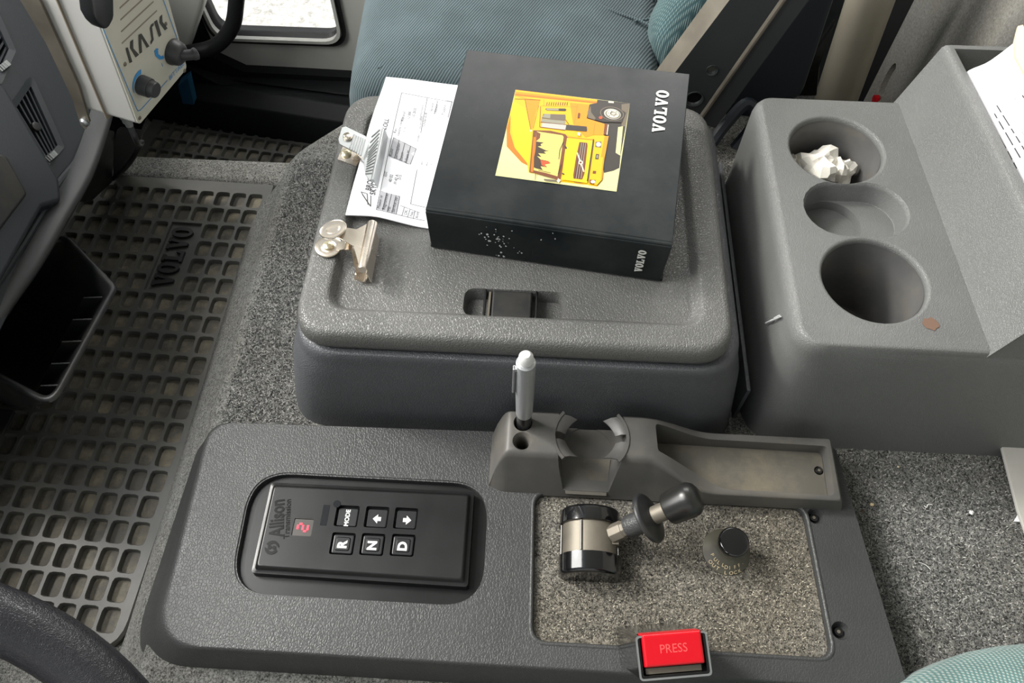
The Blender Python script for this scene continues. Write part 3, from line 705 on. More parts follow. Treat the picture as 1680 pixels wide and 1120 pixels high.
pg('light', [(800,480),(825,488),(820,515),(798,505)]); ln('brown', (425,845), (422,905), 5); pg('mid', [(500,895),(610,905),(615,920),(500,910)]); pg('light', [(625,890),(650,905),(632,930),(615,915)]); ln('brown', (765,922), (840,932), 5)
for i in range(len(PIC.f)):
    f = PIC.f[i]; q_ = [PIC.v[j] for j in f]; nn = Vector((0,0,0))
    for j in range(1, len(q_)-1): nn += (q_[j]-q_[0]).cross(q_[j+1]-q_[0])
    if nn.z < 0: PIC.f[i] = f[::-1]
lab(build('truck_picture', PIC, list(pm_.values()), cov, smooth=5), 'printed picture of a yellow truck lying on its side')

# ================================================================== BULLDOG CLIPS on the lid rim
ZR = .1615
cl = thing('bulldog_clip', at(540,405,ZR), 'nickel bulldog clip with two round thumb discs screwed to the front left of the lid', 'clip')
def dish(mb, o, ax, r, n=28):
    mb.lathe([(0,-.0004),(r*.96,-.0004),(r,.0006),(r*.97,.0014),(r*.9,.0010),(r*.62,.0004),(r*.5,.0012),(r*.28,.0014),(0,.0014)], o, ax, n, caps=False)
o1 = at(539,405,ZR+.001)
m_ = MB(); dish(m_, o1, (0,0,1), .0125)
jx = at(597,405,.172)
m_.loft([[o1+Vector((.008,-.005,.0005)), o1+Vector((.008,.006,.0005)), o1+Vector((.008,.006,.0015)), o1+Vector((.008,-.005,.0015))],
         [o1+Vector((.022,-.004,.004)), o1+Vector((.022,.006,.004)), o1+Vector((.022,.006,.005)), o1+Vector((.022,-.004,.005))],
         [Vector((jx.x-.006,jx.y-.020,.158)), Vector((jx.x-.006,jx.y+.024,.158)), Vector((jx.x-.006,jx.y+.024,.1592)), Vector((jx.x-.006,jx.y-.020,.1592))]])
m_.loft([[Vector((jx.x-.007,jx.y+y_,.158)),Vector((jx.x+.001,jx.y+y_,.1545)),Vector((jx.x+.004,jx.y+y_,.1595)),Vector((jx.x+.005,jx.y+y_,.1595)),Vector((jx.x+.002,jx.y+y_,.1532)),Vector((jx.x-.007,jx.y+y_,.1568))] for y_ in (-.026,.028)])
build('lower_arm', m_, M['chrome'], cl, smooth=40)
m_ = MB(); m_.lathe([(0,0),(.0052,0),(.005,.002),(.0035,.003),(0,.0032)], o1+Vector((0,0,.0012)), (0,0,1), 20, caps=False)
m_.box(o1.x-.0025,o1.x+.0025,o1.y-.0004,o1.y+.0004,o1.z+.004,o1.z+.0046); m_.box(o1.x-.0004,o1.x+.0004,o1.y-.0025,o1.y+.0025,o1.z+.004,o1.z+.0046); build('screw', m_, M['brass'], cl)
m_ = MB(); o2 = at(547,377,.184); ax2 = Vector((-.18,.15,1)); dish(m_, o2, ax2, .0125)
jt = at(600,400,.178)
m_.loft([[o2+Vector((.006,-.008,-.001)), o2+Vector((.006,.004,-.001)), o2+Vector((.006,.004,.0)), o2+Vector((.006,-.008,.0))],
         [Vector((jt.x-.010,jt.y-.004,.178)), Vector((jt.x-.010,jt.y+.014,.180)), Vector((jt.x-.010,jt.y+.014,.181)), Vector((jt.x-.010,jt.y-.004,.179))],
         [Vector((jt.x-.003,jt.y-.022,.176)), Vector((jt.x-.003,jt.y+.024,.176)), Vector((jt.x-.003,jt.y+.024,.177)), Vector((jt.x-.003,jt.y-.022,.177))]])
m_.lathe([(.0042,-.027),(.0046,-.026),(.0046,.026),(.0042,.027)], Vector((jt.x+.001,jt.y+.001,.174)), (.02,1,0), 18)
m_.loft([[Vector((jt.x+.004,jt.y-.029,.174)),Vector((jt.x+.004,jt.y+.020,.174)),Vector((jt.x+.0048,jt.y+.020,.174)),Vector((jt.x+.0048,jt.y-.029,.174))],
         [Vector((jt.x+.006,jt.y-.029,.160)),Vector((jt.x+.006,jt.y+.020,.160)),Vector((jt.x+.0068,jt.y+.020,.160)),Vector((jt.x+.0068,jt.y-.029,.160))]])
build('upper_arm', m_, M['chrome'], cl, smooth=40)
m_ = MB(); m_.tube([at(548,402,.168)+Vector((.014,-.006,0)), at(548,402,.168)+Vector((.014,.008,.004))], .0035, 12); build('spring_barrel', m_, M['chrome'], cl)

cl = thing('bulldog_clip', at(570,262,ZR), 'ribbed zinc bulldog clip pinching the white service form at its left edge', 'clip')
CP = Plane(at(598,248,.182), (1,0,-.10), (0,1,.0)); CP.o.z = .180
def cpx(pts): return [CP.px(*p) for p in pts]
m_ = MB(); hp = [(561,209),(567,207),(600,223),(606,238),(603,256),(596,266),(584,250),(557,236),(555,228)]
m_.prism(cpx(hp), (0,0,-.0012))
hole = MB(); hole.lathe([(.0022,-.01),(.0022,.01)], CP.px(571,225), (0,0,1), 14)
build('handle', m_, M['zinc'], cl, bevel=.0003)
m_ = MB(); 
dish(m_, CP.px(571,225,.0004), CP.n, .0050); build('rivet', m_, M['chrome'], cl)
m_ = MB(); jp = [(604,236),(610,214),(619,209),(627,210),(629,216),(612,290),(606,296),(599,285),(596,258)]
m_.prism(cpx(jp), (0,0,-.0012)); 
build('jaw', m_, M['zinc'], cl, bevel=.0003)
m_ = MB()
for k in range(13):      # pressed ribs
    t = k/12; a_ = Vector((604,236)).lerp(Vector((598,282)), t); b2_ = Vector((624,213)).lerp(Vector((613,284)), t)
    if k < 3: a_ = Vector((608,222)).lerp(Vector((604,240)), k/2)
    m_.tube([CP.px(a_.x+1.5,a_.y+3,.0002), CP.px(b2_.x-1,b2_.y,.0002)], .0006, 6)
for k in range(6):
    t = k/5; a_ = Vector((581,221)).lerp(Vector((599,229)), t); b2_ = Vector((574,243)).lerp(Vector((592,255)), t); m_.tube([CP.px(a_.x,a_.y,.0002), CP.px(b2_.x,b2_.y,.0002)], .0006, 6)
r_ = build('pressed_ribs', m_, M['zinc'], cl)
m_ = MB(); a_, b_ = CP.px(629,212,-.001), CP.px(611,295,-.001); m_.tube([a_, b_], .0020, 12); m_.prism([a_+Vector((.001,0,0)), b_+Vector((.001,0,0)), b_+Vector((.003,0,-.010)), a_+Vector((.003,0,-.010))], (.0006,0,0)); build('jaw_roll', m_, M['zinc'], cl)
m_ = MB(); bo = at(568,252,ZR+.001); m_.prism([at(554,262,ZR),at(585,273,ZR),at(600,250,ZR),at(565,236,ZR)], (0,0,.001)); m_.prism([at(578,262,ZR), at(590,262,ZR), CP.px(596,262), CP.px(586,254)], (0,.001,.001)); build('base_plate', m_, M['chrome'], cl)
m_ = MB(); m_.lathe([(0,0),(.0058,0),(.0056,.0016),(.004,.003),(.0022,.0034),(0,.0034)], bo, (0,0,1), 20, caps=False); m_.box(bo.x-.0022,bo.x+.0022,bo.y-.0004,bo.y+.0004,bo.z+.003,bo.z+.0039); build('screw', m_, M['brass'], cl)

# ================================================================== CUP HOLDER CONSOLE
cc = thing('cup_holder_console', (.36,.5,0), 'light grey moulded cup holder console with three wells and raised document bin', 'console')
A = MB()
pa = [(.2185,.343),(.72,.343),(.72,.654),(.2165,.654)]
R = []
for ins, z, rr in ((-.022,.0,.05),(-.018,.02,.048),(-.006,.13,.036),(-.001,.155,.030),(.002,.163,.027),(.006,.168,.024),(.011,.170,.02)):
    xx = ins if ins > 0 else ins*.15
    pts = [(pa[0][0]+xx*.8, pa[0][1]+ins*.5),(pa[1][0], pa[1][1]+ins*.5),(pa[2][0],pa[2][1]-ins),(pa[3][0]+xx*.8,pa[3][1]-ins*.6)]
    R.append(ring3(rpoly(pts, [rr,.005,.005,rr*.7], 10), z))
A.loft(R)
# raised bin: sloping cheek rises from the valley line
B_ = MB()
ZB = .237; yf, yb = .3445, .6535
v0f, v0b = Vector((.3775,yf,.168)), Vector((.3645,yb,.168))
rgf, rgb_ = Vector((.4035,yf+.006,ZB)), Vector((.3815,yb-.001,ZB))
def sec(vp, rp, y0s, yt_):
    p = [Vector((vp.x-.004, y0s, .10)), vp+Vector((-.004,0,-.012)), vp+Vector((0,0,0)), rp+Vector((-.0022,0,-.008)), rp+Vector((-.0010,0,-.003)), rp+Vector((.002,0,-.0005)), rp+Vector((.006,0,0)), Vector((.72,rp.y,ZB)), Vector((.72,y0s,.10))]
    return p
s0_ = sec(v0f, rgf, yf, 0); s1_ = sec(v0b, rgb_, yb, 0)
inn0 = [p + Vector((0,.003,-.0005)) if i > 2 else p for i, p in enumerate(s0_)]
B_.loft([[p for p in s0_], [p for p in s1_]])
def well(cx, cy, r, depth, n=48, f=.0035, taper=.93):
    m = MB(); p = [(r*taper*.96, -depth), (r*taper, -depth+.003)] + [(r*taper+(r-r*taper)*k/3*.9, -depth+.003+(depth-.007)*k/3) for k in (1,2,3)]
    p += [(r + f*(1-math.cos(a*PI/10)), -f + f*math.sin(a*PI/10)) for a in range(0,6)] + [(r+f, .01)]
    m.lathe(p, (cx,cy,.170), (0,0,1), n); return m
h1 = well(.2900,.5770,.0450,.062); h3 = well(.2962,.4168,.0450,.098)
cen = at(1405,342,.17)
st_ = MB(); R = []
sx, sr = .0150, .0315
def stad(g): 
    pts = []
    for k in range(13): a = PI/2 + PI*k/12; pts.append((cen.x-sx+(sr+g)*math.cos(a), cen.y+(sr+g)*math.sin(a)))
    for k in range(13): a = -PI/2 + PI*k/12; pts.append((cen.x+sx+(sr+g)*math.cos(a), cen.y+(sr+g)*math.sin(a)))
    return pts
for g_, z in ((-.0030,.148),(-.0022,.149),(.0,.1655),(.0008,.168),(.0022,.1695),(.003,.171),(.003,.18)): R.append(ring3(stad(g_), z))
st_.loft(R)
st2 = MB(); st2.lathe([(.0285,-.028),(.029,.01)], (cen.x-.0165,cen.y-.001,.166), (0,0,1), 40)
binc = MB(); binc.hexa([(.3945,.645,.12),(.415,.372,.12),(.70,.372,.12),(.70,.645,.12)], [(.3890,.6475,.26),(.4120,.3655,.26),(.712,.3655,.26),(.712,.6475,.26)])
body = build('body', A, [M['cupgrey'], M['cupdark']], cc, union=[B_], cut=[h1, h3, st_, st2, binc], smooth=40)
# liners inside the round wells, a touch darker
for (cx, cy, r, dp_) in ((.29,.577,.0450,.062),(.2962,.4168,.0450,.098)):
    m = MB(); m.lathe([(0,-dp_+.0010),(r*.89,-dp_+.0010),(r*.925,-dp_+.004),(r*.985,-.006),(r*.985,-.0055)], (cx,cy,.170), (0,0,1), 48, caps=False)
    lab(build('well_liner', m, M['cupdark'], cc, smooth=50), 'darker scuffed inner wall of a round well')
rs = MB(); a_ = at(1527,531,.1703); rs.prism([a_+Vector((.0068*math.cos(t*PI/7)*(1+.2*math.sin(t*3.1)), .0062*math.sin(t*PI/7)*(1+.15*math.cos(t*2.3)), 0)) for t in range(14)], (0,0,.0002)); lab(build('stain', rs, M['rust'], cc), 'small brown stain beside the nearest well')
sf = MB()
for (xa_, ya_, xb_, yb_) in ((1256,530,1268,524),(1263,527,1281,519),(1270,522,1279,517)):
    p_, q_ = atx(xa_, ya_, .2147), atx(xb_, yb_, .2154); sf.tube([p_, q_], .0007, 6)
lab(build('scuff', sf, M['scuff'], cc), 'pale scuff on the left flank')
tk = thing('crumpled_tissue', (.29,.575,.112), 'crumpled white tissue stuffed in the farthest round cup well', 'tissue')
random.seed(5)
def crumple(mb, c, r, sq, seed):
    random.seed(seed); n, k = 18, 10; rings = []
    for j in range(k+1):
        ph = PI*j/k; ring = []
        for i in range(n):
            th = 2*PI*i/n; rr = r*(1 + .28*math.sin(3*th+seed)*math.sin(2*ph) + random.uniform(-.16,.16))
            if j in (0,k): rr = r
            ring.append(Vector(c) + Vector((rr*math.sin(ph)*math.cos(th), rr*math.sin(ph)*math.sin(th), -rr*sq*math.cos(ph))))
        rings.append(ring)
    mb.loft(rings)
m = MB(); crumple(m, (.287,.589,.134), .022, .65, 2); build('tissue_ball', m, M['tissue'], tk, smooth=8)
m = MB(); crumple(m, (.309,.588,.128), .015, .9, 4); build('tissue_fold', m, M['tissue'], tk, smooth=8)
m = MB(); crumple(m, (.262,.592,.132), .009, .9, 6); build('tissue_fold', m, M['tissue'], tk, smooth=8)
# papers standing in the bin
dc = thing('document_bundle', (.50,.52,.125), 'white printed papers standing in the raised bin at the right edge', 'papers')
def curved(name, pts_l, pts_r, mat, th=.0008, parent=None):
    L_, R_ = cr(pts_l, 6), cr(pts_r, 6); m = MB()
    m.loft([[a, b, b+Vector((0,0,th)), a+Vector((0,0,th))] for a, b in zip(L_, R_)]); return build(name, m, mat, parent, smooth=50)
pL = [at(1586,150,.225)+Vector((0,0,-.0)), at(1612,112,.25), at(1662,68,.29)]
pR = [Vector((.418,.375,.20)), Vector((.46,.375,.235)), Vector((.53,.375,.26))]
s1 = curved('sheet', [Vector((.396,.63,.13))]+[Vector((.398,.628,.215)), at(1625,100,.262), at(1690,50,.285)], [Vector((.419,.385,.13)), Vector((.421,.382,.215)), Vector((.450,.380,.262)), Vector((.53,.37,.285))], M['paper'], parent=dc)
env = [at(1663,95,.285), at(1662,70,.29), at(1668,46,.30), at(1676,44,.30), at(1700,100,.295), at(1740,160,.29), at(1720,200,.28)]
m = MB(); m.prism(env, (0,0,.002)); lab(build('envelope', m, M['envelope'], dc), 'buff envelope corner standing highest')
# print on the visible sheet
q0, q1, q2 = at(1640,200,.262), at(1672,330,.262), at(1672,180,.28)
TPn = Plane(Vector((.398,.628,.2165)), Vector((.023,-.246,0)), Vector((.04,0,.06)))
tm = MB(); random.seed(9)
sheetV = [v.co + dc.location for v in s1.data.vertices]
Lc = cr([Vector((.396,.63,.13)),Vector((.398,.628,.215)), at(1625,100,.262), at(1690,50,.285)], 6); Rc = cr([Vector((.419,.385,.13)), Vector((.421,.382,.215)), Vector((.450,.380,.262)), Vector((.53,.37,.285))], 6)
class SH:
    @staticmethod
    def p(a, b, c=0):      # a along the sheet (0..1), b index along the curve
        k = min(int(b), len(Lc)-2); f = b-k
        l_ = Lc[k].lerp(Lc[k+1], f); r_ = Rc[k].lerp(Rc[k+1], f)
        return l_.lerp(r_, a) + Vector((0,0,.0014)) + Vector((-.0006,0,.0))
for r in range(9):
    b = 5.4 + r*.85; a = .22 + (.0 if r % 3 else .03); n_ = random.randint(1, 3)
    for w_ in range(n_ + 3):
        wl = random.uniform(.02, .07); 
        if a + wl > .93: break
        tm.add([SH.p(a,b), SH.p(a+wl,b), SH.p(a+wl,b+.16), SH.p(a,b+.16)], [(0,1,2,3)]); a += wl + .015
build('printed_lines', tm, M['ink'], dc)

# ================================================================== GEAR SELECTOR CONSOLE PANEL
ZP = .040
cp_ = thing('floor_console', (0,.2,0), 'black moulded floor console panel holding the keypad, the carpet inlay and two levers', 'console')
pm2 = MB(); pc = [(-.306,.1025),(.3150,.1025),(.2915,.3195),(-.311,.309)]
R = []
for ins, z in ((-.062,-.075),(-.040,-.02),(-.012,.020),(-.004,.033),(-.001,.037),(.003,.0392),(.007,.040)):
    pts = [(pc[0][0]+ins*1.1, pc[0][1]+ins*.35),(pc[1][0]-min(ins*.2,.004)*.3, pc[1][1]+ins*.35),(pc[2][0]-ins*.1,pc[2][1]-ins*.2),(pc[3][0]+ins*.8,pc[3][1]-ins*.2)]
    R.append(ring3(rpoly(pts, [.042-ins*.3,.006,.012,.022], 10), z))
pm2.loft(R)
kc = MB(); kr = [(-.2515,.1490),(-.0335,.1490),(-.0355,.2590),(-.2565,.2590)]
slab(kc, kr, .036, .0325, .0395, -.0008, 0, n=10); kc2 = MB(); slab(kc2, offset(kr,-.0015), .0375, .0390, .05, 0, 0, n=10)
icp = [(.0095,.1232),(.2590,.1232),(.2535,.2540),(.0065,.2540)]
ic = MB(); slab(ic, icp, .014, .030, .06, 0, 0, n=8)
sh1, sh2 = at(1338,846,ZP), at(1379,1034,ZP)
s1c = MB(); s1c.lathe([(.0050,-.007),(.0062,-.0055),(.0070,-.001),(.0080,.001),(.009,.01)], sh1, (0,0,1), 28)
s2c = MB(); s2c.lathe([(.0050,-.007),(.0062,-.0055),(.0070,-.001),(.0080,.001),(.009,.01)], sh2, (0,0,1), 28)
build('panel', pm2, M['panel'], cp_, cut=[kc, kc2, ic, s1c, s2c], smooth=50)
m = MB()
ro = rpoly(icp, .014, 8); r1 = rpoly(offset(icp, -.0025), .0155, 8); r2 = rpoly(offset(icp, .0012), .013, 8)
m.loft([ring3(r1, ZP-.0002), ring3(rpoly(offset(icp,-.0018), .015, 8), ZP+.0008), ring3(ro, ZP+.0008), ring3(r2, ZP-.001), ring3(r2, ZP-.009)], False, False); build('recess_lip', m, M['panel'], cp_, smooth=60)
m = MB(); slab(m, offset(icp, .001), .013, .028, .0345, 0, .001, n=8); build('carpet_inlay', m, M['insert'], cp_)
for s_ in (sh1, sh2, ):
    m = MB(); m.lathe([(0,-.0042),(.0034,-.0042),(.0036,-.0060),(.0046,-.0066)], s_, (0,0,1), 20, caps=False); m.lathe([(.0016,-.0043),(.0016,-.0040)], s_, (0,0,1), 6, mi=1); build('screw', m, [M['gloss'], M['steel']], cp_)
m = MB(); slab(m, offset(kr, .001), .035, .0320, .0335, 0, 0, n=10); lab(build('keypad_base', m, M['keypad'], cp_), 'smooth black sunken plate around the keypad')

# keypad
kd = thing('gear_selector_keypad', (-.142,.203,.0335), 'black push-button gear selector keypad with red digit display sunk in the console', 'keypad')
ZK = .0475; KP = Plane((-.2325,.1600,ZK), (1,0,0), (0,1,0))
kq = [KP.hit(*p) for p in ((421,928),(758,950),(768,812),(450,797))]
m = MB(); R = []
for ins, z in ((-.0055,-.014),(-.0050,-.0045),(-.0025,-.004),(-.002,-.0035),(-.0005,-.0008),(.0003,-.0002),(.0012,0)):
    R.append([KP.p(x,y,z) for x,y in rpoly(offset(kq, ins), .003, 4)])
m.loft(R); keycuts = []
# six key wells (quads read from the photograph's keypad) : MODE, up, down, R, N, D
def KQ(x, y): return (380 + x/3.818, 740 + y/3.818)
keys = [('MODE',(722,405),.030),('UP',(908,412),.03),('DOWN',(1091,420),.03),('R',(695,578),.03),('N',(882,583),.03),('D',(1072,588),.03)]
kcn = [(s_,)+tuple(KP.hit(*KQ(x, y))) for s_, (x, y), _ in keys]
hw, hh = .0105, .0098
for s_, x, y in kcn:
    c_ = MB(); slab(c_, rect(x-hw, x+hw, y-hh, y+hh), .0022, -.0045, .002, 0, 0, P=KP); keycuts.append(c_)
dx, dy = KP.hit(*KQ(445,476)); c_ = MB(); slab(c_, rect(dx-.0088,dx+.0088,dy-.0078,dy+.0078), .0012, -.0020, .002, 0, 0, P=KP); keycuts.append(c_)
hs = build('housing', m, M['keypad'], kd, cut=keycuts, smooth=40)
for s_, x, y in kcn:
    m = MB(); big = s_ in 'RND'
    slab(m, rect(x-hw+.0012, x+hw-.0012, y-hh+.0012, y+hh-.0012), .002, -.0042, -.0012 if big else -.0028, .0006, .0012, P=KP)
    if big: slab(m, rect(x-hw+.0045, x+hw-.0045, y-hh+.0042, y+hh-.0042), .002, -.0012, -.0004, .0006, .0004, P=KP)
    kb = build('key', m, M['key'], kd, smooth=50)
    lab(kb, {'UP':'key with a white arrow pointing towards the display','DOWN':'key with a white arrow pointing away from the display','MODE':'key marked MODE'}.get(s_, 'key marked '+s_))
    t = MB(); zc = (-.0003 if big else -.0027)
    if s_ in ('UP','DOWN'):
        d_ = -1 if s_ == 'UP' else 1; pts = [(-.0032,-.0018),(-.0032,.0018),(-.0002,.0018),(-.0002,.0042),(.0042,0),(-.0002,-.0042),(-.0002,-.0018)]
        t.prism([KP.p(x+.0005+px_*d_, y-.0008+py_, zc) for px_, py_ in pts], KP.n*.0003)
    else: text(t, s_, KP, x+.0002, y-.001, .0110 if big else .0054, PI/2, zc, .0003, bold=.0005 if big else .0002, center=True)
    build('legend', t, M['whiteprint'], kb)
m = MB(); slab(m, rect(dx-.0086,dx+.0086,dy-.0076,dy+.0076), .0012, -.0019, -.0008, 0, 0, P=KP); ds = build('display', m, M['window'], kd)
m = MB()   # the lit digit 2 lying on its side
sg = lambda a0, b0, a1, b1, w=.0011: m.prism([KP.p(dx+a0-(w if a0==a1 else 0), dy+b0-(w if b0==b1 else 0), -.0006), KP.p(dx+a1+(w if a0==a1 else 0), dy+b0-(w if b0==b1 else 0), -.0006), KP.p(dx+a1+(w if a0==a1 else 0), dy+b1+(w if b0==b1 else 0), -.0006), KP.p(dx+a0-(w if a0==a1 else 0), dy+b1+(w if b0==b1 else 0), -.0006)], KP.n*.0002)
w = .0009
sg(-.0045,-.0018,-.0045,.0022,w); sg(0.0,-.0022,0.0,.0022,w); sg(.0045,-.0022,.0045,.0022,w); sg(-.0036,.0032,-.001,.0032,w); sg(.001,-.0032,.0036,-.0032,w)
build('lit_digit', m, M['led'], ds)
m = MB(); a_, b_ = KP.hit(*KQ(320,520)); text_fit(m, 'Allison', KP, KP.hit(*KQ(322,535)), KP.hit(*KQ(330,300)), .0125, .0001, .0003, bold=.0004)
a_, b_ = KP.hit(*KQ(352,535)); text_fit(m, 'Transmission', KP, KP.hit(*KQ(360,545)), KP.hit(*KQ(372,300)), .0050, .0001, .0003, bold=.0001)
a_, b_ = KP.hit(*KQ(253,603))
for off in (0, PI):
    o_, i_ = [], []
    for k in range(15):
        t = off + k*.19; o_.append(KP.p(a_+.0062*math.cos(t), b_+.0062*math.sin(t), .0001)); i_.append(KP.p(a_+(.0040-.0012*k/15)*math.cos(t+.35)+.0004, b_+(.0040-.0012*k/15)*math.sin(t+.35), .0001))
    for k in range(14): m.prism([o_[k],o_[k+1],i_[k+1],i_[k]], KP.n*.0003)
    m.lathe([(.0018,.0001),(.0018,.0004)], KP.p(a_+.002*math.cos(off), b_+.002*math.sin(off)), KP.n, 10)
lab(build('maker_lettering', m, M['printblack'], kd, smooth=20), 'glossy black maker lettering with a round swirl')
m = MB(); a_, b_ = KP.hit(*KQ(585,400)); slab(m, rect(a_-.0030,a_+.0030,b_-.0095,b_+.0095), .0004, 0, .0002, P=KP)
a_, b_ = KP.hit(*KQ(660,330)); m.lathe([(.0034,0),(.0034,.0004)], KP.p(a_,b_), KP.n, 20); build('sensor_window', m, M['gloss'], kd)

# ================================================================== TRAY / PEN AND CUP HOLDER MOULDING
tr_ = thing('tray_moulding', (.127,.279,ZP), 'grey plastic moulding with pen holes, cup clip and long coin tray behind the carpet inlay', 'tray')
m = MB()
def TH_(x):
    if x < .100: return .0865
    if x < .172: t = (x-.100)/.072; t = t*t*(3-2*t); return .0865 - .0275*t
    return .059
R = []
xs = [-.036,-.031,-.0265,-.0235,-.021,-.018] + [i*.006-.012 for i in range(0,49)] + [.2795,.2825,.2845,.286]
for x in xs:
    h_ = TH_(x); eL = max(0, (-.018-x)/.018); eR = max(0, (x-.2775)/.0085)
    top = h_ - (h_-ZP)*(eL**1.9)*1.0 - (h_-ZP)*(eR**2.5)
    top = max(top, ZP+.0003); dr = .010*min(1,(h_-ZP)/.045)
    yf_, yb_ = .2515, .3145; f = .0035
    y0b = yf_ ; y0t = yf_ + .0245*(h_-.040)/.045 if False else yf_ + dr*2.1*(1 if x < .11 else max(.25, 1-(x-.11)/.06)); 
    k = (top-ZP)/(h_-ZP)
    cyl = .5*(eL**2)*.012
    R.append([Vector((x,y0b+cyl,ZP-.002)), Vector((x, y0b + (y0t-y0b)*k*.86+cyl, ZP+(top-ZP)*.86)), Vector((x,y0b+(y0t-y0b)*k*.95+.0008+cyl, ZP+(top-ZP)*.95)), Vector((x,y0b+(y0t-y0b)*k+.0030+cyl, top)), Vector((x, yb_-.003-cyl, top)), Vector((x,yb_-.0008-cyl, ZP+(top-ZP)*.95)), Vector((x,yb_-cyl,ZP+(top-ZP)*.8)), Vector((x,yb_-cyl,ZP-.002))])
m.loft(R)
ph1, ph2 = at(858,693,.0865), at(857,723,.0865)
c1 = MB(); c1.lathe([(.0068,-.04),(.0073,-.004),(.0080,-.001),(.0090,.001),(.0095,.01)], ph1, (0,0,1), 28)
c2 = MB(); c2.lathe([(.0050,-.04),(.0058,-.007),(.0068,-.0035),(.0084,-.0008),(.0092,.0008),(.0095,.01)], ph2, (0,0,1), 28)
# saddle for a cup: round bowl opening towards the front and the back
c3 = MB(); cb = (.0545,.292)
c3.hexa([(.0345,.24,.0442),(.0730,.24,.0442),(.0765,.285,.0500),(.0290,.285,.0500)], [(.0250,.24,.10),(.0865,.24,.10),(.0865,.285,.10),(.0240,.285,.10)])
c4 = MB(); c4.lathe([(.0235,-.036),(.0265,-.030),(.0330,0),(.034,.02)], (cb[0],cb[1],.0865), (0,0,1), 48)
c5 = MB(); c5.hexa([(.0330,.285,.0500),(.0765,.285,.0500),(.0780,.33,.0530),(.0310,.33,.0530)], [(.0250,.285,.10),(.0865,.285,.10),(.0885,.33,.10),(.0225,.33,.10)])
# long tray pocket
pk = [(.1140,.2815),(.1500,.2690),(.1750,.2575),(.2760,.2565),(.2775,.3075),(.1125,.3090)]
c6 = MB(); slab(c6, pk, [.004,.03,.02,.006,.006,.004], .0445, .10, -.002, 0, n=6)
c7 = MB(); s3 = at(1343,772,.0445); c7.lathe([(.0042,-.0022),(.0046,.01)], s3, (0,0,1), 24)
build('moulding', m, M['tray'], tr_, cut=[c1, c2, c3, c4, c5, c6, c7], smooth=42)
m = MB(); slab(m, offset(pk,.0022), [.004,.03,.02,.006,.006,.004], .0440, .0449, 0, .0004, n=6)
build('tray_floor', m, M['trayfloor'], tr_, cut=[c7])
m = MB(); m.lathe([(0,.0012),(.0028,.0012),(.0038,-.0006)], s3, (0,0,1), 24, caps=False); m.lathe([(.0014,.0012),(.0014,.0016)], s3, (0,0,1), 6, mi=1); build('screw', m, [M['gloss'], M['steel']], tr_)
m = MB(); m.lathe([(0,.0006),(.0228,.0006),(.0246,.004),(.0262,.009)], (cb[0],cb[1],.0508), (0,0,1), 40, caps=False)
m2 = MB(); m2.hexa([(.0352,.2518,.0440),(.0722,.2518,.0440),(.0757,.285,.0494),(.0300,.285,.0494)], [(.0352,.2518,.0452),(.0722,.2518,.0452),(.0757,.285,.0508),(.0300,.285,.0508)]); build('cup_rest', m2, M['trayfloor'], tr_)
# spring tongues of the cup clip
def tongue(side):
    m = MB(); x0 = .0235 if side < 0 else .0865; a0 = PI if side < 0 else 0
    O_ = Vector((cb[0], cb[1]-.001, 0)); rr = .0325
    for (t0, t1) in ((-.56,-.09),(.09,.56)):
        rings = []
        for k in range(7):
            t = t0 + (t1-t0)*k/6; an = a0 - t*side if side > 0 else a0 + t
            an = (t*1.25 if side > 0 else PI - t*1.25)
            base_ = O_ + Vector((rr*math.cos(an), rr*math.sin(an), .0865)); d_ = Vector((-math.cos(an), -math.sin(an)*.25, 0)).normalized()
            ln_ = .0135 - .0045*(1 - abs(t)/.56)
            rings.append([base_, base_ + d_*ln_*.5 + Vector((0,0,-.0004)), base_ + d_*ln_ + Vector((0,0,-.0045)), base_ + d_*ln_ + Vector((0,0,-.0057)), base_ + d_*ln_*.5 + Vector((0,0,-.0018)), base_ + Vector((0,0,-.0014))])
        m.loft(rings)
    rings = []
    for k in range(9):
        t = -.60 + 1.20*k/8; an = (t*1.25 if side > 0 else PI - t*1.25); ring = []
        for r_, z_ in ((.0318,.0860),(.0318,.0874),(.0345,.0876),(.0345,.0860)): ring.append(O_ + Vector((r_*math.cos(an), r_*math.sin(an), z_)))
        rings.append(ring)
    m.loft(rings)
    m.loft([[O_ + Vector((r_*math.cos(t*.03+an0), r_*math.sin(t*.03+an0), z_)) for r_, z_ in ((.0322,.0855),(.0322,.0868),(.0225,.0845),(.0225,.0835))] for an0 in [0 if side > 0 else PI] for t in (-3,3)]) if False else None
    build('spring_tongue', m, M['tray'], tr_, smooth=50)
tongue(-1); tongue(1)

# pen
pn = thing('pen', ph1+Vector((0,0,-.035)), 'silver retractable pen with black grip standing in the pen hole', 'pen')
tp = aty(863,586,ph1.y); bt = Vector((ph1.x+.0008, ph1.y, ph1.z-.035)); axp = (tp-bt).normalized(); Lp_ = (tp-bt).length
g0 = (aty(861,678,ph1.y)-bt).length
m = MB(); m.lathe([(.001,0),(.0035,.006),(.0066,.016),(.0068,g0)], bt, axp, 28); build('grip', m, M['key'], pn)
m = MB(); m.lathe([(.0070,g0),(.0074,g0+.002),(.0078,g0+.03),(.0079,Lp_-.018),(.0077,Lp_-.0175),(.0079,Lp_-.017),(.0078,Lp_-.008),(.0066,Lp_-.0072),(.0064,Lp_-.0068)], bt, axp, 32); build('barrel', m, M['pensilver'], pn)
m = MB(); m.lathe([(.0056,Lp_-.0072),(.0056,Lp_-.005),(.0062,Lp_-.004),(.0058,Lp_+.001),(.0036,Lp_+.0045),(.0030,Lp_+.0048)], bt, axp, 28); build('push_button', m, M['penlight'], pn)
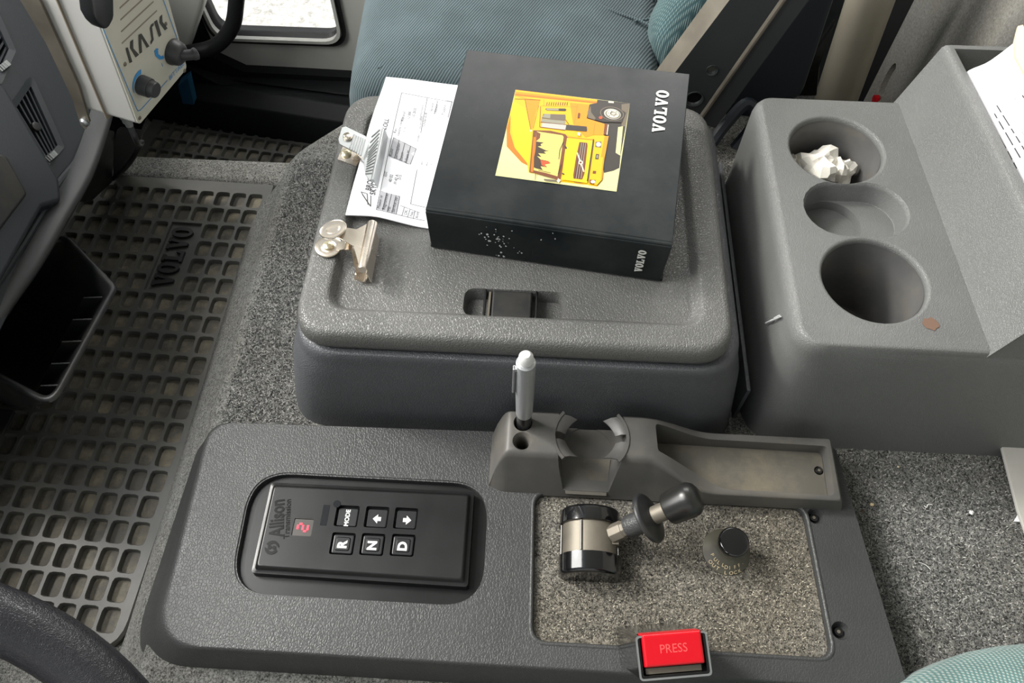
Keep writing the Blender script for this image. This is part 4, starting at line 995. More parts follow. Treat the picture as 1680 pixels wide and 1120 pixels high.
m = MB(); c0_, c1_ = bt+axp*(Lp_-.013)+Vector((-.0100,-.002,0)), bt+axp*(Lp_-.052)+Vector((-.0108,-.002,0)); m.prism([c0_+Vector((0,-.0022,0)), c0_+Vector((0,.0022,0)), c1_+Vector((0,.0022,0)), c1_+Vector((0,-.0022,0))], (.0018,0,0)); m.prism([c0_+Vector((0,-.002,0)), c0_+Vector((0,.002,0)), c0_+Vector((0,.002,-.004)), c0_+Vector((0,-.002,-.004))], (.006,0,0)); build('clip', m, M['pensilver'], pn, bevel=.0006)

# ================================================================== PARKING BRAKE LEVER
ZI = .0345
pb_ = thing('parking_brake_lever', at(972,905,ZI), 'glossy black parking brake lever with ribbed steel drum mounted in the carpet inlay', 'lever')
ya, yb2 = .1830, .2300; xc, wd = .0575, .0268
def dsec(y, g=0, flat=0):   # arched profile of the drum housing
    pts = [Vector((xc-wd-g, y, ZI))]
    for k in range(15):
        a = PI - PI*k/14; pts.append(Vector((xc+(wd+g)*math.cos(a), y, ZI+.012+(.022+g)*math.sin(a))))
    pts.append(Vector((xc+wd+g, y, ZI))); return pts
m = MB(); m.loft([dsec(y, g) for y, g in ((.1765,-.004),(.1775,-.0018),(.1800,0),(.1940,.0004),(.1945,-.0008))]); build('front_cap', m, M['gloss'], pb_, smooth=50)
m = MB(); m.loft([dsec(y, g) for y, g in ((.2215,-.0008),(.2220,.0004),(.2330,.0),(.2355,-.0018),(.2365,-.004))]); build('rear_cap', m, M['gloss'], pb_, smooth=50)
m = MB(); m.loft([dsec(y, -.0022) for y in (.193,.223)]); build('drum', m, M['steel'], pb_, smooth=50)
for a0 in (.62*PI, .985*PI, .12*PI):
    m = MB(); c_ = [Vector((xc+(wd-.0014)*math.cos(a0), y, ZI+.012+(.0206)*math.sin(a0))) for y in (.195,.221)]; m.tube(c_, .0009, 8); build('drum_seam', m, M['key'], pb_)
a0_, a1_ = at(1010,874,.060), at(1136,817,.108); ax_ = (a1_-a0_); La = ax_.length; ax_.normalize()
m = MB(); m.lathe([(.0085,-.004),(.0085,.008),(.0075,.009),(.0080,.016)], a0_, ax_, 8); m.box(a0_.x-.006,a0_.x+.003,a0_.y-.010,a0_.y+.009,.052,.060); build('clevis', m, M['steel'], pb_, bevel=.0006)
fq = lambda t: (on(*t, a0_, (0,1,0))-a0_).dot(ax_)
tc = (a1_-a0_).length * .44
m = MB(); m.lathe([(.0088,.012),(.0098,.016),(.0102,.030),(.0095,tc-.002)], a0_, ax_, 28); build('sleeve', m, M['panel'], pb_)
m = MB(); m.lathe([(.006,tc+.003),(.0150,tc+.0010),(.0195,tc-.0015),(.0215,tc-.0015),(.0222,tc),(.0212,tc+.0022),(.0195,tc+.0028),(.012,tc+.0050),(.008,tc+.0062)], a0_, ax_, 40); lab(build('lift_collar', m, M['black'], pb_, smooth=60), 'thin dished ring around the lever')
m = MB(); m.lathe([(.0078,tc),(.0078,La*.72),(.0088,La*.722),(.0088,La*.735)], a0_, ax_, 24); build('shaft', m, M['steel'], pb_)
m = MB(); m.lathe([(.0086,La*.69),(.0128,La*.695),(.0138,La*.71),(.0150,La*.93),(.0143,La*1.00),(.0118,La*1.05),(.0072,La*1.08),(.001,La*1.085)], a0_, ax_, 32); build('grip_knob', m, M['knobsoft'], pb_, smooth=60)

# pull knob
kn = thing('pull_knob', at(1191,905,ZI), 'round black pull knob on a lettered conical base in the carpet inlay', 'knob')
bo = at(1191,905,ZI); bo.z = ZI
m = MB(); m.lathe([(.0212,-.001),(.0208,.0012),(.0195,.0022),(.0110,.0095),(.0095,.0125),(.008,.013)], bo, (0,0,1), 40); bs = build('base_cone', m, M['conegrey'], kn)
m = MB()
for s_, a0, r in (('PULL', 3.55, .0150), ('OUT', 3.75, .0188), ('DIFF.', 4.55, .0158), ('LOCK', 4.60, .0196)):
    for i, ch in enumerate(s_):
        an = a0 + i*.0042/r*1.0; zz = .0022 + (.0195-r)/.0085*.0073 + .0004
        Pk = Plane(bo + Vector((r*math.cos(an), r*math.sin(an), max(zz,.0024))), Vector((-math.sin(an), math.cos(an), 0)), Vector((-math.cos(an)*.78, -math.sin(an)*.78, .62)))
        text(m, ch, Pk, -.0018, -.0012, .0046, 0, .0002, .0001)
lab(build('worn_lettering', m, M['envelope'], bs), 'worn pale lettering around the base')
m = MB(); m.lathe([(.0062,.010),(.0062,.0215)], bo, (0,0,1), 20); build('stem', m, M['key'], kn)
m = MB(); m.lathe([(.0085,.0200),(.0118,.0215),(.0132,.0250),(.0134,.0285),(.0126,.0305),(.0112,.0312),(.001,.0316)], bo, (0,0,1), 40); build('knob_cap', m, M['gloss'], kn, smooth=60)

# ================================================================== SEAT BELT BUCKLE
bk = thing('seat_belt_buckle', at(1110,1110,.06), 'dark seat belt buckle with red PRESS button rising at the near edge', 'seat belt buckle')
ZBk = .125
q_ = [at(1048,1098,ZBk-.004), at(1156,1083,ZBk-.004), at(1146,1050,ZBk), at(1050,1062,ZBk)]
BK = Plane(at(1056,1098,ZBk), at(1152,1090,ZBk)-at(1056,1098,ZBk), Vector((-.1,1,.28)))
def bkr(a0,a1,b0,b1): return rect(a0,a1,b0,b1)
wB = .0495
m = MB(); slab(m, rect(-.0035, wB-.001, -.0075, .0225), .003, -.09, 0, 0, .0015, P=BK)
c_ = MB(); slab(c_, rect(-.0005, wB-.004, -.0045, .026), .0015, -.014, .01, 0, 0, P=BK); build('housing', m, M['gloss'], bk, cut=[c_])
m = MB(); ro = rpoly(rect(-.0035, wB-.001, -.0075, .0225), .003, 5); ri = rpoly(rect(-.0022, wB-.0022, -.0062, .0212), .002, 5)
def half(r): return [p for p in r if p[1] < .021]
m.loft([[BK.p(x,y,-.0006) for x,y in ro],[BK.p(x,y,.0010) for x,y in ro],[BK.p(x,y,.0010) for x,y in ri],[BK.p(x,y,-.0006) for x,y in ri]], False, False); build('bright_edge', m, M['zinc'], bk)
m = MB(); slab(m, rect(.0008, wB-.0052, .0010, .0235), .0012, -.012, .0022, 0, .0022, P=BK); rb = build('press_button', m, M['red'], bk); lab(rb, 'red button marked PRESS')
m = MB(); text(m, 'PRESS', BK, (wB-.004)/2, .0125, .0085, 0, .0022, .0001, center=True, sx=.95); build('lettering', m, M['redtext'], rb)
m = MB(); m.box(.0,.001,0,.001,0,.001); m = MB(); slab(m, rect(.002, wB-.007, -.004, .0), .0005, -.013, -.004, 0, 0, P=BK); build('slot_plate', m, M['steel'], bk)

# ================================================================== SEATS
ds = MB()
def superround(mb, cx, cy, rx, ry, z0, z1, f, e=2.6, n=64):
    prof = [(-.03, z0), (0, z0+.02)] + [(f*(1-math.cos(PI/2*k/8)), z1-f+f*math.sin(PI/2*k/8)) for k in range(9)]
    R = []
    for ins, z in prof:
        R.append([Vector((cx + (rx-abs(ins))*math.copysign(abs(math.cos(t))**(2/e), math.cos(t)), cy + (ry-abs(ins))*math.copysign(abs(math.sin(t))**(2/e), math.sin(t)), z)) for t in [2*PI*k/n for k in range(n)]])
    R.append([Vector((cx + (rx-f)*.5*math.copysign(abs(math.cos(t))**(2/e), math.cos(t)), cy + (ry-f)*.5*math.copysign(abs(math.sin(t))**(2/e), math.sin(t)), z1+.006)) for t in [2*PI*k/n for k in range(n)]])
    mb.loft(R)
superround(ds, .435, -.075, .222, .218, 0.0, .115, .07, 2.1)
tag(build('driver_seat_cushion', ds, M['dseat'], smooth=80), 'teal woven driver seat corner at the bottom right over the carpet', 'seat')

ps = thing('passenger_seat', (.05,.9,-.30), 'teal fabric passenger seat behind the binder with black folded side frame', 'seat')
m = MB(); c_ = [(-.240,.705),(.135,.705),(.17,1.22),(-.262,1.22)]
R = []
for ins, z in ((-.004,-.03),(-.006,.02),(0,.075),(.006,.098),(.018,.110),(.034,.116)): R.append(ring3(rpoly(offset(c_, ins), .045, 8), z))
R.append(ring3(rpoly(offset(c_, .12), .045, 8), .124))
m.loft(R); cu_ = build('cushion', m, M['seat'], ps, smooth=80)
for pts in ([(968,0),(1005,18),(1045,32),(1085,50)], [(1040,35),(1075,28),(1082,10),(1076,-20)]):
    m = MB(); m.tube(cr([at(x,y,.1195) for x,y in pts], 6), .0016, 8); build('seam', m, M['seat'], cu_)
m = MB(); m.tube(cr([at(620,112,.114), at(650,100,.1155), at(700,94,.1160), at(760,104,.116)], 6), .0012, 8); build('seam', m, M['seat'], cu_)
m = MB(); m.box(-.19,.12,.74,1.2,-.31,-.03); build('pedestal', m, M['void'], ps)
# bolster of the backrest
m = MB(); spn = cr([aty(1082,160,.80), aty(1092,108,.80), aty(1108,62,.80), aty(1142,8,.80), aty(1186,-50,.80), aty(1240,-120,.80)], 6)
R = []
for i, p in enumerate(spn):
    w_ = .021+.010*min(1, i/12); R.append([p + Vector((.005+w_*1.1*math.cos(t), .045*math.sin(t)+.03, 0)) for t in [2*PI*k/20 for k in range(20)]])
m.loft(R); build('back_bolster', m, M['bolster'], ps, smooth=80)
m = MB(); m.prism([aty(1080,-10,.90), aty(1120,-10,.90), aty(1260,-120,.90), aty(1080,-120,.90), aty(1075,60,.90), aty(1100,60,.90)], (0,.2,0)) if False else m.prism([aty(1073,48,.90), aty(1100,35,.90), aty(1160,-60,.90), aty(1070,-60,.90)], (0,.1,0)); build('back_panel', m, M['seat'], ps)
# folded steel side plate with flanges
YS = .735
P0, P1, P2, P3 = aty(1108,118,YS), aty(1212,-20,YS), aty(1300,-20,YS), aty(1150,196,YS)
low = aty(1120,205,YS); up = (P1-P0)
ex = lambda p, k=.6: p + (P1-P0).normalized()*k
plt = [low+Vector((-.012,0,-.02)), P3+Vector((-.004,0,-.02)), P3, P2, P2+(P2-P3)*.8, P1+(P1-P0)*.8, P1, P0, P0+(P0-P1)*.35]
m = MB(); m.prism(plt, (0,.004,0))
hc = []
for (x, y, r) in ((1168,115,.0052),(1139,162,.0092)):
    h_ = MB(); p_ = aty(x, y, YS); h_.lathe([(r,-.01),(r,.02)], p_, (0,1,0), 24); hc.append(h_)
build('side_plate', m, M['frame'], ps, cut=hc)
for (x, y, r) in ((1168,115,.0052),(1139,162,.0092)):
    m = MB(); p_ = aty(x, y, YS); m.lathe([(r,-.0004),(r+.0016,-.0012),(r+.0018,.0005)], p_, (0,1,0), 24, caps=False); build('pressed_hole', m, M['frame'], ps)
m = MB(); n_ = (P1-P0).normalized(); sd = Vector((-n_.z,0,n_.x))*.010
a_, b_ = P0+(P0-P1)*.35, P1+(P1-P0)*.8
m.prism([a_, b_, b_+sd+Vector((0,.02,0)), a_+sd+Vector((0,.02,0))], (0,.003,-.0)); lab(build('top_flange', m, M['steel'], ps), 'pale upper flange')  # flange in a paler steel than the side plate
m = MB(); a_, b_ = P3+Vector((-.004,0,-.006)), P2+(P2-P3)*.8; m.tube([a_, b_], .0032, 10); build('bead', m, M['steel'], ps)
m = MB(); d_ = (P2-P3).normalized(); s2_ = Vector((d_.z,0,-d_.x))*.026
m.prism([a_+s2_*0, b_, b_+s2_, a_+s2_], (0,.006,0)); build('lower_flange', m, M['frame'], ps, bevel=.002)
m = MB(); m.prism([aty(1200,215,.82), aty(1318,160,.82), aty(1392,-60,.82), aty(1290,-60,.82), aty(1170,180,.82)], (0,.05,0)); lab(build('backrest_shell', m, M['shellblue'], ps, bevel=.01), 'dark backrest shell')
m = MB(); m.tube(cr([aty(1168,235,.745), aty(1190,205,.76), aty(1225,170,.78), aty(1238,200,.77), aty(1190,262,.75)], 6), .008, 8); lab(build('cloth_fold', m, M['shellblue'], ps), 'dark cloth crumpled at the foot of the frame')
# black strap and bracket in the gap
m = MB(); m.prism([aty(1300,158,.88), aty(1340,158,.88), aty(1345,110,.88), aty(1372,35,.88), aty(1340,80,.88), aty(1320,110,.88), aty(1300,118,.88)], (0,.01,0)); tag(build('belt_bracket', m, M['gloss'], bevel=.002), 'black pointed bracket in the dark gap beside the steel pillar', 'bracket')

# ================================================================== STEERING WHEEL
sw = thing('steering_wheel', (-.34,-.12,.28), 'black leather-grained steering wheel rim at the bottom left corner', 'steering wheel')
m = MB(); n = 96; R = []
for k in range(n+1):
    a = 2*PI*k/n; rad = Vector((math.cos(a)*.866, math.sin(a), -math.cos(a)*.5)); c_ = Vector((-.34,-.12,.28)) + rad*.205; nz_ = Vector((.5,0,.866))
    R.append([c_ + rad*.0175*math.cos(t) + nz_*.0175*math.sin(t) for t in [2*PI*i/20 for i in range(20)]])
m.loft(R, False, False); build('rim', m, M['wheel'], sw, smooth=80)
m = MB(); m.lathe([(.05,-.05),(.06,-.03),(.05,-.02)], (-.34,-.12,.28), (.5,0,.866), 32); build('hub', m, M['wheel'], sw)
for aa in (.3, 2.84, 4.71):
    m = MB(); rd_ = Vector((math.cos(aa)*.866, math.sin(aa), -math.cos(aa)*.5)); m.tube([Vector((-.34,-.12,.28))+rd_*.05-Vector((.015,0,.026)), Vector((-.34,-.12,.28))+rd_*.198], .009, 12); build('spoke', m, M['wheel'], sw)

# grey plate at the right edge and crumbs on the carpet
m = MB(); m.prism([at(1640,735,.014), at(1666,838,.014), at(1690,905,.014), at(1800,905,.014), at(1800,735,.014)], (0,0,.004)); tag(build('metal_plate', m, M['plate'], bevel=.001), 'pale grey metal plate on the carpet at the right edge', 'plate')
m = MB(); m.prism([at(1662,856,.001), at(1676,833,.001), at(1690,838,.001), at(1690,858,.001)], (0,0,.002)); tag(build('paper_scrap', m, M['paper']), 'small white scrap beside the grey plate on the carpet', 'scrap')
random.seed(21)
for (x, y, r, mt, name, lb) in ((1430,828,.0018,'envelope','crumb','orange brown crumb on the carpet right of the console panel'), (1415,839,.0013,'rust','crumb','dark red crumb on the carpet close to the upper panel screw'),
                          (1593,841,.0022,'whiteprint','crumb','pale round crumb on the carpet left of the grey plate'), (1474,766,.0012,'brass','crumb','tiny yellow crumb on the carpet beyond the tray end')):
    m = MB(); crumple(m, at(x,y,.001)+Vector((0,0,r*.5)), r, .6, int(x)); tag(build(name, m, M[mt]), lb, 'crumb')
m = MB(); m.tube(cr([at(1507,922,.002), at(1518,926,.002), at(1527,934,.002)], 5), .0003, 6); tag(build('thread', m, M['whiteprint']), 'short white thread lying on the carpet right of the console', 'thread')
m = MB(); m.tube(cr([at(1516,829,.002), at(1520,832,.002), at(1523,827,.002), at(1530,828,.002)], 5), .0004, 6); tag(build('thread', m, M['whiteprint']), 'curled white thread lying on the carpet beyond the console screw', 'thread')
m = MB(); m.tube([at(786,703,.002), at(797,701,.0025)], .0016, 6); tag(build('straw', m, M['rust']), 'brown straw bit in the gap between box and console', 'crumb')

# ================================================================== DASHBOARD
DN = Vector((1,0,.6)).normalized()
DP = Plane((-.51,.35,.10), (0,1,0), (-.6,0,1)); DP = Plane((-.51,.35,.10), (0,1,0), (-.6,0,1))   # u along the cab's width, v up the slope, n outward
if DP.n.x < 0: DP.n = -DP.n
def dxy(px, py): return DP.hit(px, py)
db = thing('dashboard', (-.62,.4,-.05), 'dark blue grey dashboard with round-cornered air vents and a pale lower lip', 'dashboard')
# the face ends towards the door with a sweeping edge
edge = [dxy(*p) for p in ((165,205),(150,150),(112,60),(72,-10),(30,-90))]
ev = (Vector(edge[-1])-Vector(edge[-2])).normalized(); et = Vector(edge[-1]) + ev*max(.02, (.40-edge[-1][1])/max(ev.y,.2)); edge.append(tuple(et))
m = MB(); face = [(-.6,-.004),(edge[0][0],-.004)] + edge[1:] + [(-.6, edge[-1][1])]
fa = [DP.p(a,b,-.004) for a,b in face]; m.prism(fa, -DP.n*.05)
vents = []
VQ = []
def vent_quad(pts): return [dxy(*p) for p in pts]
v2 = vent_quad(((76,262),(98,236),(54,138),(23,184))); v1 = vent_quad(((-2,124),(18,78),(-8,20),(-50,60)))
cuts = []
def ccw(q): 
    s_ = sum(q[i][0]*q[(i+1)%4][1]-q[(i+1)%4][0]*q[i][1] for i in range(4)); return q if s_ > 0 else q[::-1]
def toward(q, c=.03):
    c_ = MB(); q = ccw(q); slabp = [DP.p(a,b,-c) for a,b in q]; c_.prism(slabp, DP.n*(c+.02)); return c_
for q in (v2, v1): cuts.append(toward(q))
build('face', m, M['dash'], db, cut=cuts, bevel=.003)
m = MB(); tl, tr2 = DP.p(-.6, edge[-1][1], -.03), DP.p(edge[-1][0], edge[-1][1], -.03); m.prism([tl, tr2, tr2+Vector((-.25,0,.01)), tl+Vector((-.25,0,.01))], (0,0,.02)); build('top_cowl', m, M['dash'], db, bevel=.004)
for q, name in ((v2, 'lower'), (v1, 'upper')):
    q = ccw(q); 
    # recess lining, slats and thumbwheel: slats run along the longer sides
    m = MB(); m.prism([DP.p(a,b,-.030) for a,b in q], DP.n*.002); bx_ = build('vent_duct', m, M['void'], db)
    m = MB(); o_ = rpoly(offset(q,-.006), .005, 4); i_ = rpoly(offset(q,.0002), .001, 4)
    m.loft([[DP.p(a,b,-.006) for a,b in o_],[DP.p(a,b,-.0022) for a,b in o_],[DP.p(a,b,-.0035) for a,b in i_],[DP.p(a,b,-.028) for a,b in i_]], False, False); vf = build('vent_frame', m, M['dash'], db)
    e0 = Vector(q[1])-Vector(q[0]); e1 = Vector(q[2])-Vector(q[1])
    if e0.length > e1.length: A0, A1, B0, B1 = q[0], q[3], q[1], q[2]
    else: A0, A1, B0, B1 = q[1], q[0], q[2], q[3]
    A0, A1, B0, B1 = map(Vector, (A0, A1, B0, B1)); n_ = 6
    for k in range(n_):
        t = (k+.5)/n_; a, b = A0.lerp(A1, t), B0.lerp(B1, t); s_ = (A1-A0).normalized()*.0011
        m = MB(); m.prism([DP.p(*(a-s_),-.020), DP.p(*(b-s_),-.020), DP.p(*(b+s_),-.020), DP.p(*(a+s_),-.020)], DP.n*.014); build('slat', m, M['dash'], vf)
    c_ = (A0+A1+B0+B1)/4; m = MB(); m.lathe([(.0052,-.008),(.0048,-.003),(.003,-.0022)], DP.p(c_.x,c_.y), DP.n, 16); build('vent_tab', m, M['black'], vf)
for (x0, y0, x1, y1, lb) in ((78,262,94,247,'a'), (0,113,17,100,'b')):
    p0, p1 = DP.px(x0,y0,-.002), DP.px(x1,y1,-.002); axw = (p1-p0).normalized(); c_ = (p0+p1)/2; perp = DP.n.cross(axw)
    m = MB(); R = []; nseg = 40
    for k in range(nseg):
        r_ = .0085*(1 if k % 2 else .93); t = 2*PI*k/nseg; R.append(DP.n*r_*math.cos(t) + axw*r_*math.sin(t) )
    m.loft([[c_ - DP.n*.0035 + q_ - perp*.0028 for q_ in R], [c_ - DP.n*.0035 + q_ + perp*.0028 for q_ in R]]); lab(build('thumbwheel', m, M['zinc'], db, smooth=20), 'toothed vent thumbwheel catching the light')
# raised centre housing with the instrument recess at the lower left
cq = [dxy(*p) for p in ((-120,60),(0,150),(88,300),(92,335),(60,345),(-10,470),(-260,560))]
m = MB(); slab(m, cq if sum(cq[i][0]*cq[(i+1)%7][1]-cq[(i+1)%7][0]*cq[i][1] for i in range(7)) > 0 else cq[::-1], .008, -.01, .012, .006, .005, P=DP); build('centre_housing', m, M['dash'], db)
rq = [dxy(*p) for p in ((-60,250),(-2,262),(33,325),(-20,395),(-90,430))]
if sum(rq[i][0]*rq[(i+1)%5][1]-rq[(i+1)%5][0]*rq[i][1] for i in range(5)) < 0: rq = rq[::-1]
m = MB(); slab(m, rq, .006, .011, .0145, .003, .003, P=DP); build('instrument_panel', m, M['black'], db)
# recessed channel below the vents
m = MB(); ch = cr([DP.px(150,215,-.003), DP.px(128,262,-.003), DP.px(98,300,-.003), DP.px(70,350,-.003), DP.px(20,430,-.003), DP.px(-40,520,-.003)], 6); m.tube(ch, .004, 10); build('trim_bead', m, M['dash'], db)
# pale lip running along the bottom of the face
lipc = cr([at(190,120,.115), at(176,165,.108), at(158,225,.10), at(135,285,.10), at(98,350,.10), at(50,430,.10), at(-5,508,.10), at(-90,640,.10)], 6)
m = MB(); R = []
for i, p in enumerate(lipc):
    t = (lipc[min(i+1,len(lipc)-1)] - lipc[max(i-1,0)]).normalized(); s_ = t.cross(Vector((0,0,1))).normalized()
    if s_.x < 0: s_ = -s_
    R.append([p + s_*a + Vector((0,0,b)) for a, b in ((-.012,-.004),(-.012,.0055),(-.004,.0060),(.006,.002),(.0085,-.003),(.006,-.009),(-.004,-.012))])
m.loft(R); build('lower_lip', m, M['dashlip'], db, smooth=60)
# under-dash closing panels
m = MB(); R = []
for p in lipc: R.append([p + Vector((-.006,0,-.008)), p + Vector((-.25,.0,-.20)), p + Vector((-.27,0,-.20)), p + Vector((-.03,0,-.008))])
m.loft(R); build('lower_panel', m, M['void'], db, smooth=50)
m = MB(); m.prism([at(160,205,.06), at(188,212,.02), at(186,268,-.06), at(150,300,-.05), at(125,300,.0)], (-.02,-.0,-.04)); build('kick_panel', m, M['black'], db, bevel=.004)
m = MB(); m.prism([at(192,205,.03), at(240,212,.0), at(212,262,-.08), at(192,272,-.08)], (-.02,.0,-.03)); lab(build('kick_panel', m, M['knobgrey'], db, bevel=.004), 'slightly lighter end of the kick panel')

# open storage pocket under the lip
pz = .045
pkq = [tuple(at(*p, pz))[:2] for p in ((-75,585),(84,668),(192,468),(104,378),(20,430))]
if sum(pkq[i][0]*pkq[(i+1)%5][1]-pkq[(i+1)%5][0]*pkq[i][1] for i in range(5)) < 0: pkq = pkq[::-1]
m = MB(); R = []
for ins, z, r in ((.020,pz-.115,.012),(.004,pz-.02,.014),(.0,pz-.004,.016),(.001,pz-.001,.016),(.003,pz,.015),(.0055,pz-.001,.013),(.007,pz-.004,.012),(.010,pz-.03,.010),(.024,pz-.105,.008)):
    k_ = max(0, pz-.006-z); R.append([Vector((p[0]-k_*.85, p[1]+k_*.15, z)) for p in rpoly(offset(pkq, ins), r, 6)])
m.loft(R); sp_ = lab(build('storage_pocket', m, M['black'], db, smooth=60), 'open dark storage pocket under the lip')
for k in range(5):
    m = MB(); x, y = 168-k*17, 486+k*36; a_ = at(x, y, pz-.012); m.prism([a_, a_+Vector((-.02,-.002,0)), a_+Vector((-.06,-.002,-.05)), a_+Vector((-.045,0,-.05))], (0,-.0016,0)); build('stiffening_rib', m, M['black'], sp_)
m = MB(); a_ = at(0,700,-.095); m.prism([at(-30,668,-.08), at(28,676,-.08), at(8,715,-.08), at(-30,740,-.08)], (0,0,.006)); tag(build('pedal_corner', m, M['black'], bevel=.002), 'dark pedal corner at the left edge below the storage pocket', 'pedal')

# ================================================================== CONTROL BOX ON ITS BRACKET
A0 = at(228,207,.2); B0 = at(308,112,.2)
u_ = (B0-A0).normalized(); C0 = on(150,0,A0,u_); v_ = (C0-A0).normalized(); KB = Plane(A0, u_, v_)
W_ = (B0-A0).length; H_ = .36; Dp = .062
if KB.n.dot(Vector((1,-.2,.2))) < 0: KB.n = -KB.n
kb = thing('control_box', A0 - KB.n*.03, 'white steel control box with blue piping and two black knobs hanging over the mat', 'control box')
m = MB(); slab(m, rect(0,W_,0,H_), .006, -Dp, -.0012, .0035, .002, P=KB); build('housing', m, M['housing'], kb)
m = MB(); ro = rpoly(rect(-.0040,W_+.0040,-.0040,H_), .0045, 5); R = [[KB.p(x,y,-.0325) for x,y in ro],[KB.p(x,y,-.0315) for x,y in ro]]; m.loft(R); build('housing_seam', m, M['groove'], kb)
m = MB(); slab(m, rect(.0005,W_-.0005,.0005,H_), .005, -.0014, 0, 0, .0006, P=KB); fc = build('faceplate', m, M['face'], kb)
def kh(px, py): return KB.hit(px, py)
def KF(x, y): return kh(200 + x/5.09, y/5.09)
def strip(mb, pts, w, c=.0003, mi=None):
    for i in range(len(pts)-1):
        a, b = Vector(pts[i]), Vector(pts[i+1]); n_ = Vector((-(b-a).y, (b-a).x)).normalized()*w/2; e_ = (b-a).normalized()*w*.3
        mb.prism([KB.p(*(a-n_-e_),c), KB.p(*(b-n_+e_),c), KB.p(*(b+n_+e_),c), KB.p(*(a+n_-e_),c)], KB.n*.0002, mi)
m = MB(); bl_ = [kh(*p) for p in ((150,-60),(176,50),(226,180),(230,182),(274,132))]
strip(m, [KF(-260,0), KF(120,905), KF(132,925), KF(150,920), KF(375,672)], .0007); strip(m, [KF(490,545), KF(530,505), KF(480,380), KF(340,-10), KF(300,-150)], .0007)
a_, b_ = KF(400,668); text(m, 'BITTALE', KB, a_-.001, b_, .0068, math.atan2(KF(490,545)[1]-KF(375,672)[1], KF(490,545)[0]-KF(375,672)[0]), .0003, .0002, sx=1.1)
def arcband(cx, cy, r0, r1, t0, t1, taper=0):
    o_, i_ = [], []
    for k in range(13):
        t = t0 + (t1-t0)*k/12; w_ = (r1-r0)*(1 - taper*(k/12)); o_.append((cx+(r0+w_)*math.cos(t), cy+(r0+w_)*math.sin(t))); i_.append((cx+r0*math.cos(t), cy+r0*math.sin(t)))
    for k in range(12): m.prism([KB.p(*o_[k],.0003), KB.p(*o_[k+1],.0003), KB.p(*i_[k+1],.0003), KB.p(*i_[k],.0003)], KB.n*.0002)
kx, ky = KF(155,710); arcband(kx, ky, .0105, .0150, .35*PI, 1.0*PI, .85)
tx, ty = KF(330,440)
m.prism([KB.p(*KF(*p), .0003) for p in ((268,425),(275,415),(300,425),(300,450),(325,470),(342,462),(350,480),(335,495),(310,495),(278,465))], KB.n*.0002); m.prism([KB.p(*KF(*p), .0003) for p in ((278,405),(298,402),(302,415),(285,425))], KB.n*.0002); strip(m, [KF(330,530), KF(338,552)], .0006)
build('blue_print', m, M['blue'], fc, smooth=20)
m = MB(); kl = [ [(28,400),(46,395),(84,515),(62,525)], [(68,345),(90,328),(92,402),(140,455),(112,478),(66,400)],
  [(135,290),(160,278),(226,385),(205,398),(158,315),(165,435),(145,448),(140,380)],
  [(262,190),(262,210),(248,225),(262,330),(240,370),(235,350),(245,325),(230,235),(240,205)],
  [(266,182),(290,165),(326,290),(308,308)], [(314,140),(332,120),(336,180),(378,235),(355,252),(312,190)] ]
for pl_ in kl: m.prism([KB.p(*KF(*p), .0003) for p in pl_], KB.n*.0002)
lab(build('lettering', m, M['darkprint'], fc, smooth=20), 'dark stencil lettering')
m = MB()
for k in range(6):
    y_ = 95 - k*80; x0_, y0_ = (0 - k*6, 370 - k*105 + 0); a_ = KF(x0_ - 0, 360 - k*98); b_ = KF(288 - k*28, 90 - k*76)
    strip(m, [a_, b_], .0012, .0002)
build('speaker_slots', m, M['groove'], fc)
sm = []
for (x, y) in ((25,535),(365,200),(148,985),(522,590)):
    a_, b_ = KF(x, y); m = MB(); m.lathe([(0,.0010),(.0014,.0009),(.0021,.0003),(.0021,0)], KB.p(a_,b_), KB.n, 16, caps=False); s_ = build('screw', m, M['steel'], kb)
m = MB(); m.lathe([(.0092,0),(.0095,.001),(.0090,.0095),(.0086,.0100),(.0078,.0100),(.0074,.0150),(.0068,.0158)], KB.p(kx+.0005,ky), KB.n, 32); build('volume_knob', m, M['knobgrey'], kb)
jx_, jy_ = KF(420,430); m = MB(); m.lathe([(.0125,0),(.0128,.002),(.0120,.004),(.0110,.0085),(.0085,.011),(.0060,.0118)], KB.p(jx_,jy_), KB.n, 32)
jc = KB.p(jx_,jy_); m.tube(cr([jc+KB.n*.010, jc+KB.n*.014+u_*.002, jc+KB.n*.019+u_*.006, jc+KB.n*.021+u_*.009], 5), [.0052]*5+[.0050]*5+[.0058]*5+[.0045], 16); build('toggle_lever', m, M['knobgrey'], kb, smooth=60)
# hand microphone hook at the top
m = MB(); hk = [(148,-30),(154,25),(162,40),(172,50),(180,47),(189,30),(188,-30)]
KB2 = Plane(KB.p(0,0,.014), KB.u, KB.v); hq = [KB2.hit(*p) for p in hk]; m.prism([KB.p(a,b,.001) for a,b in hq], KB.n*.013); build('microphone_clip', m, M['key'], kb, bevel=.003)
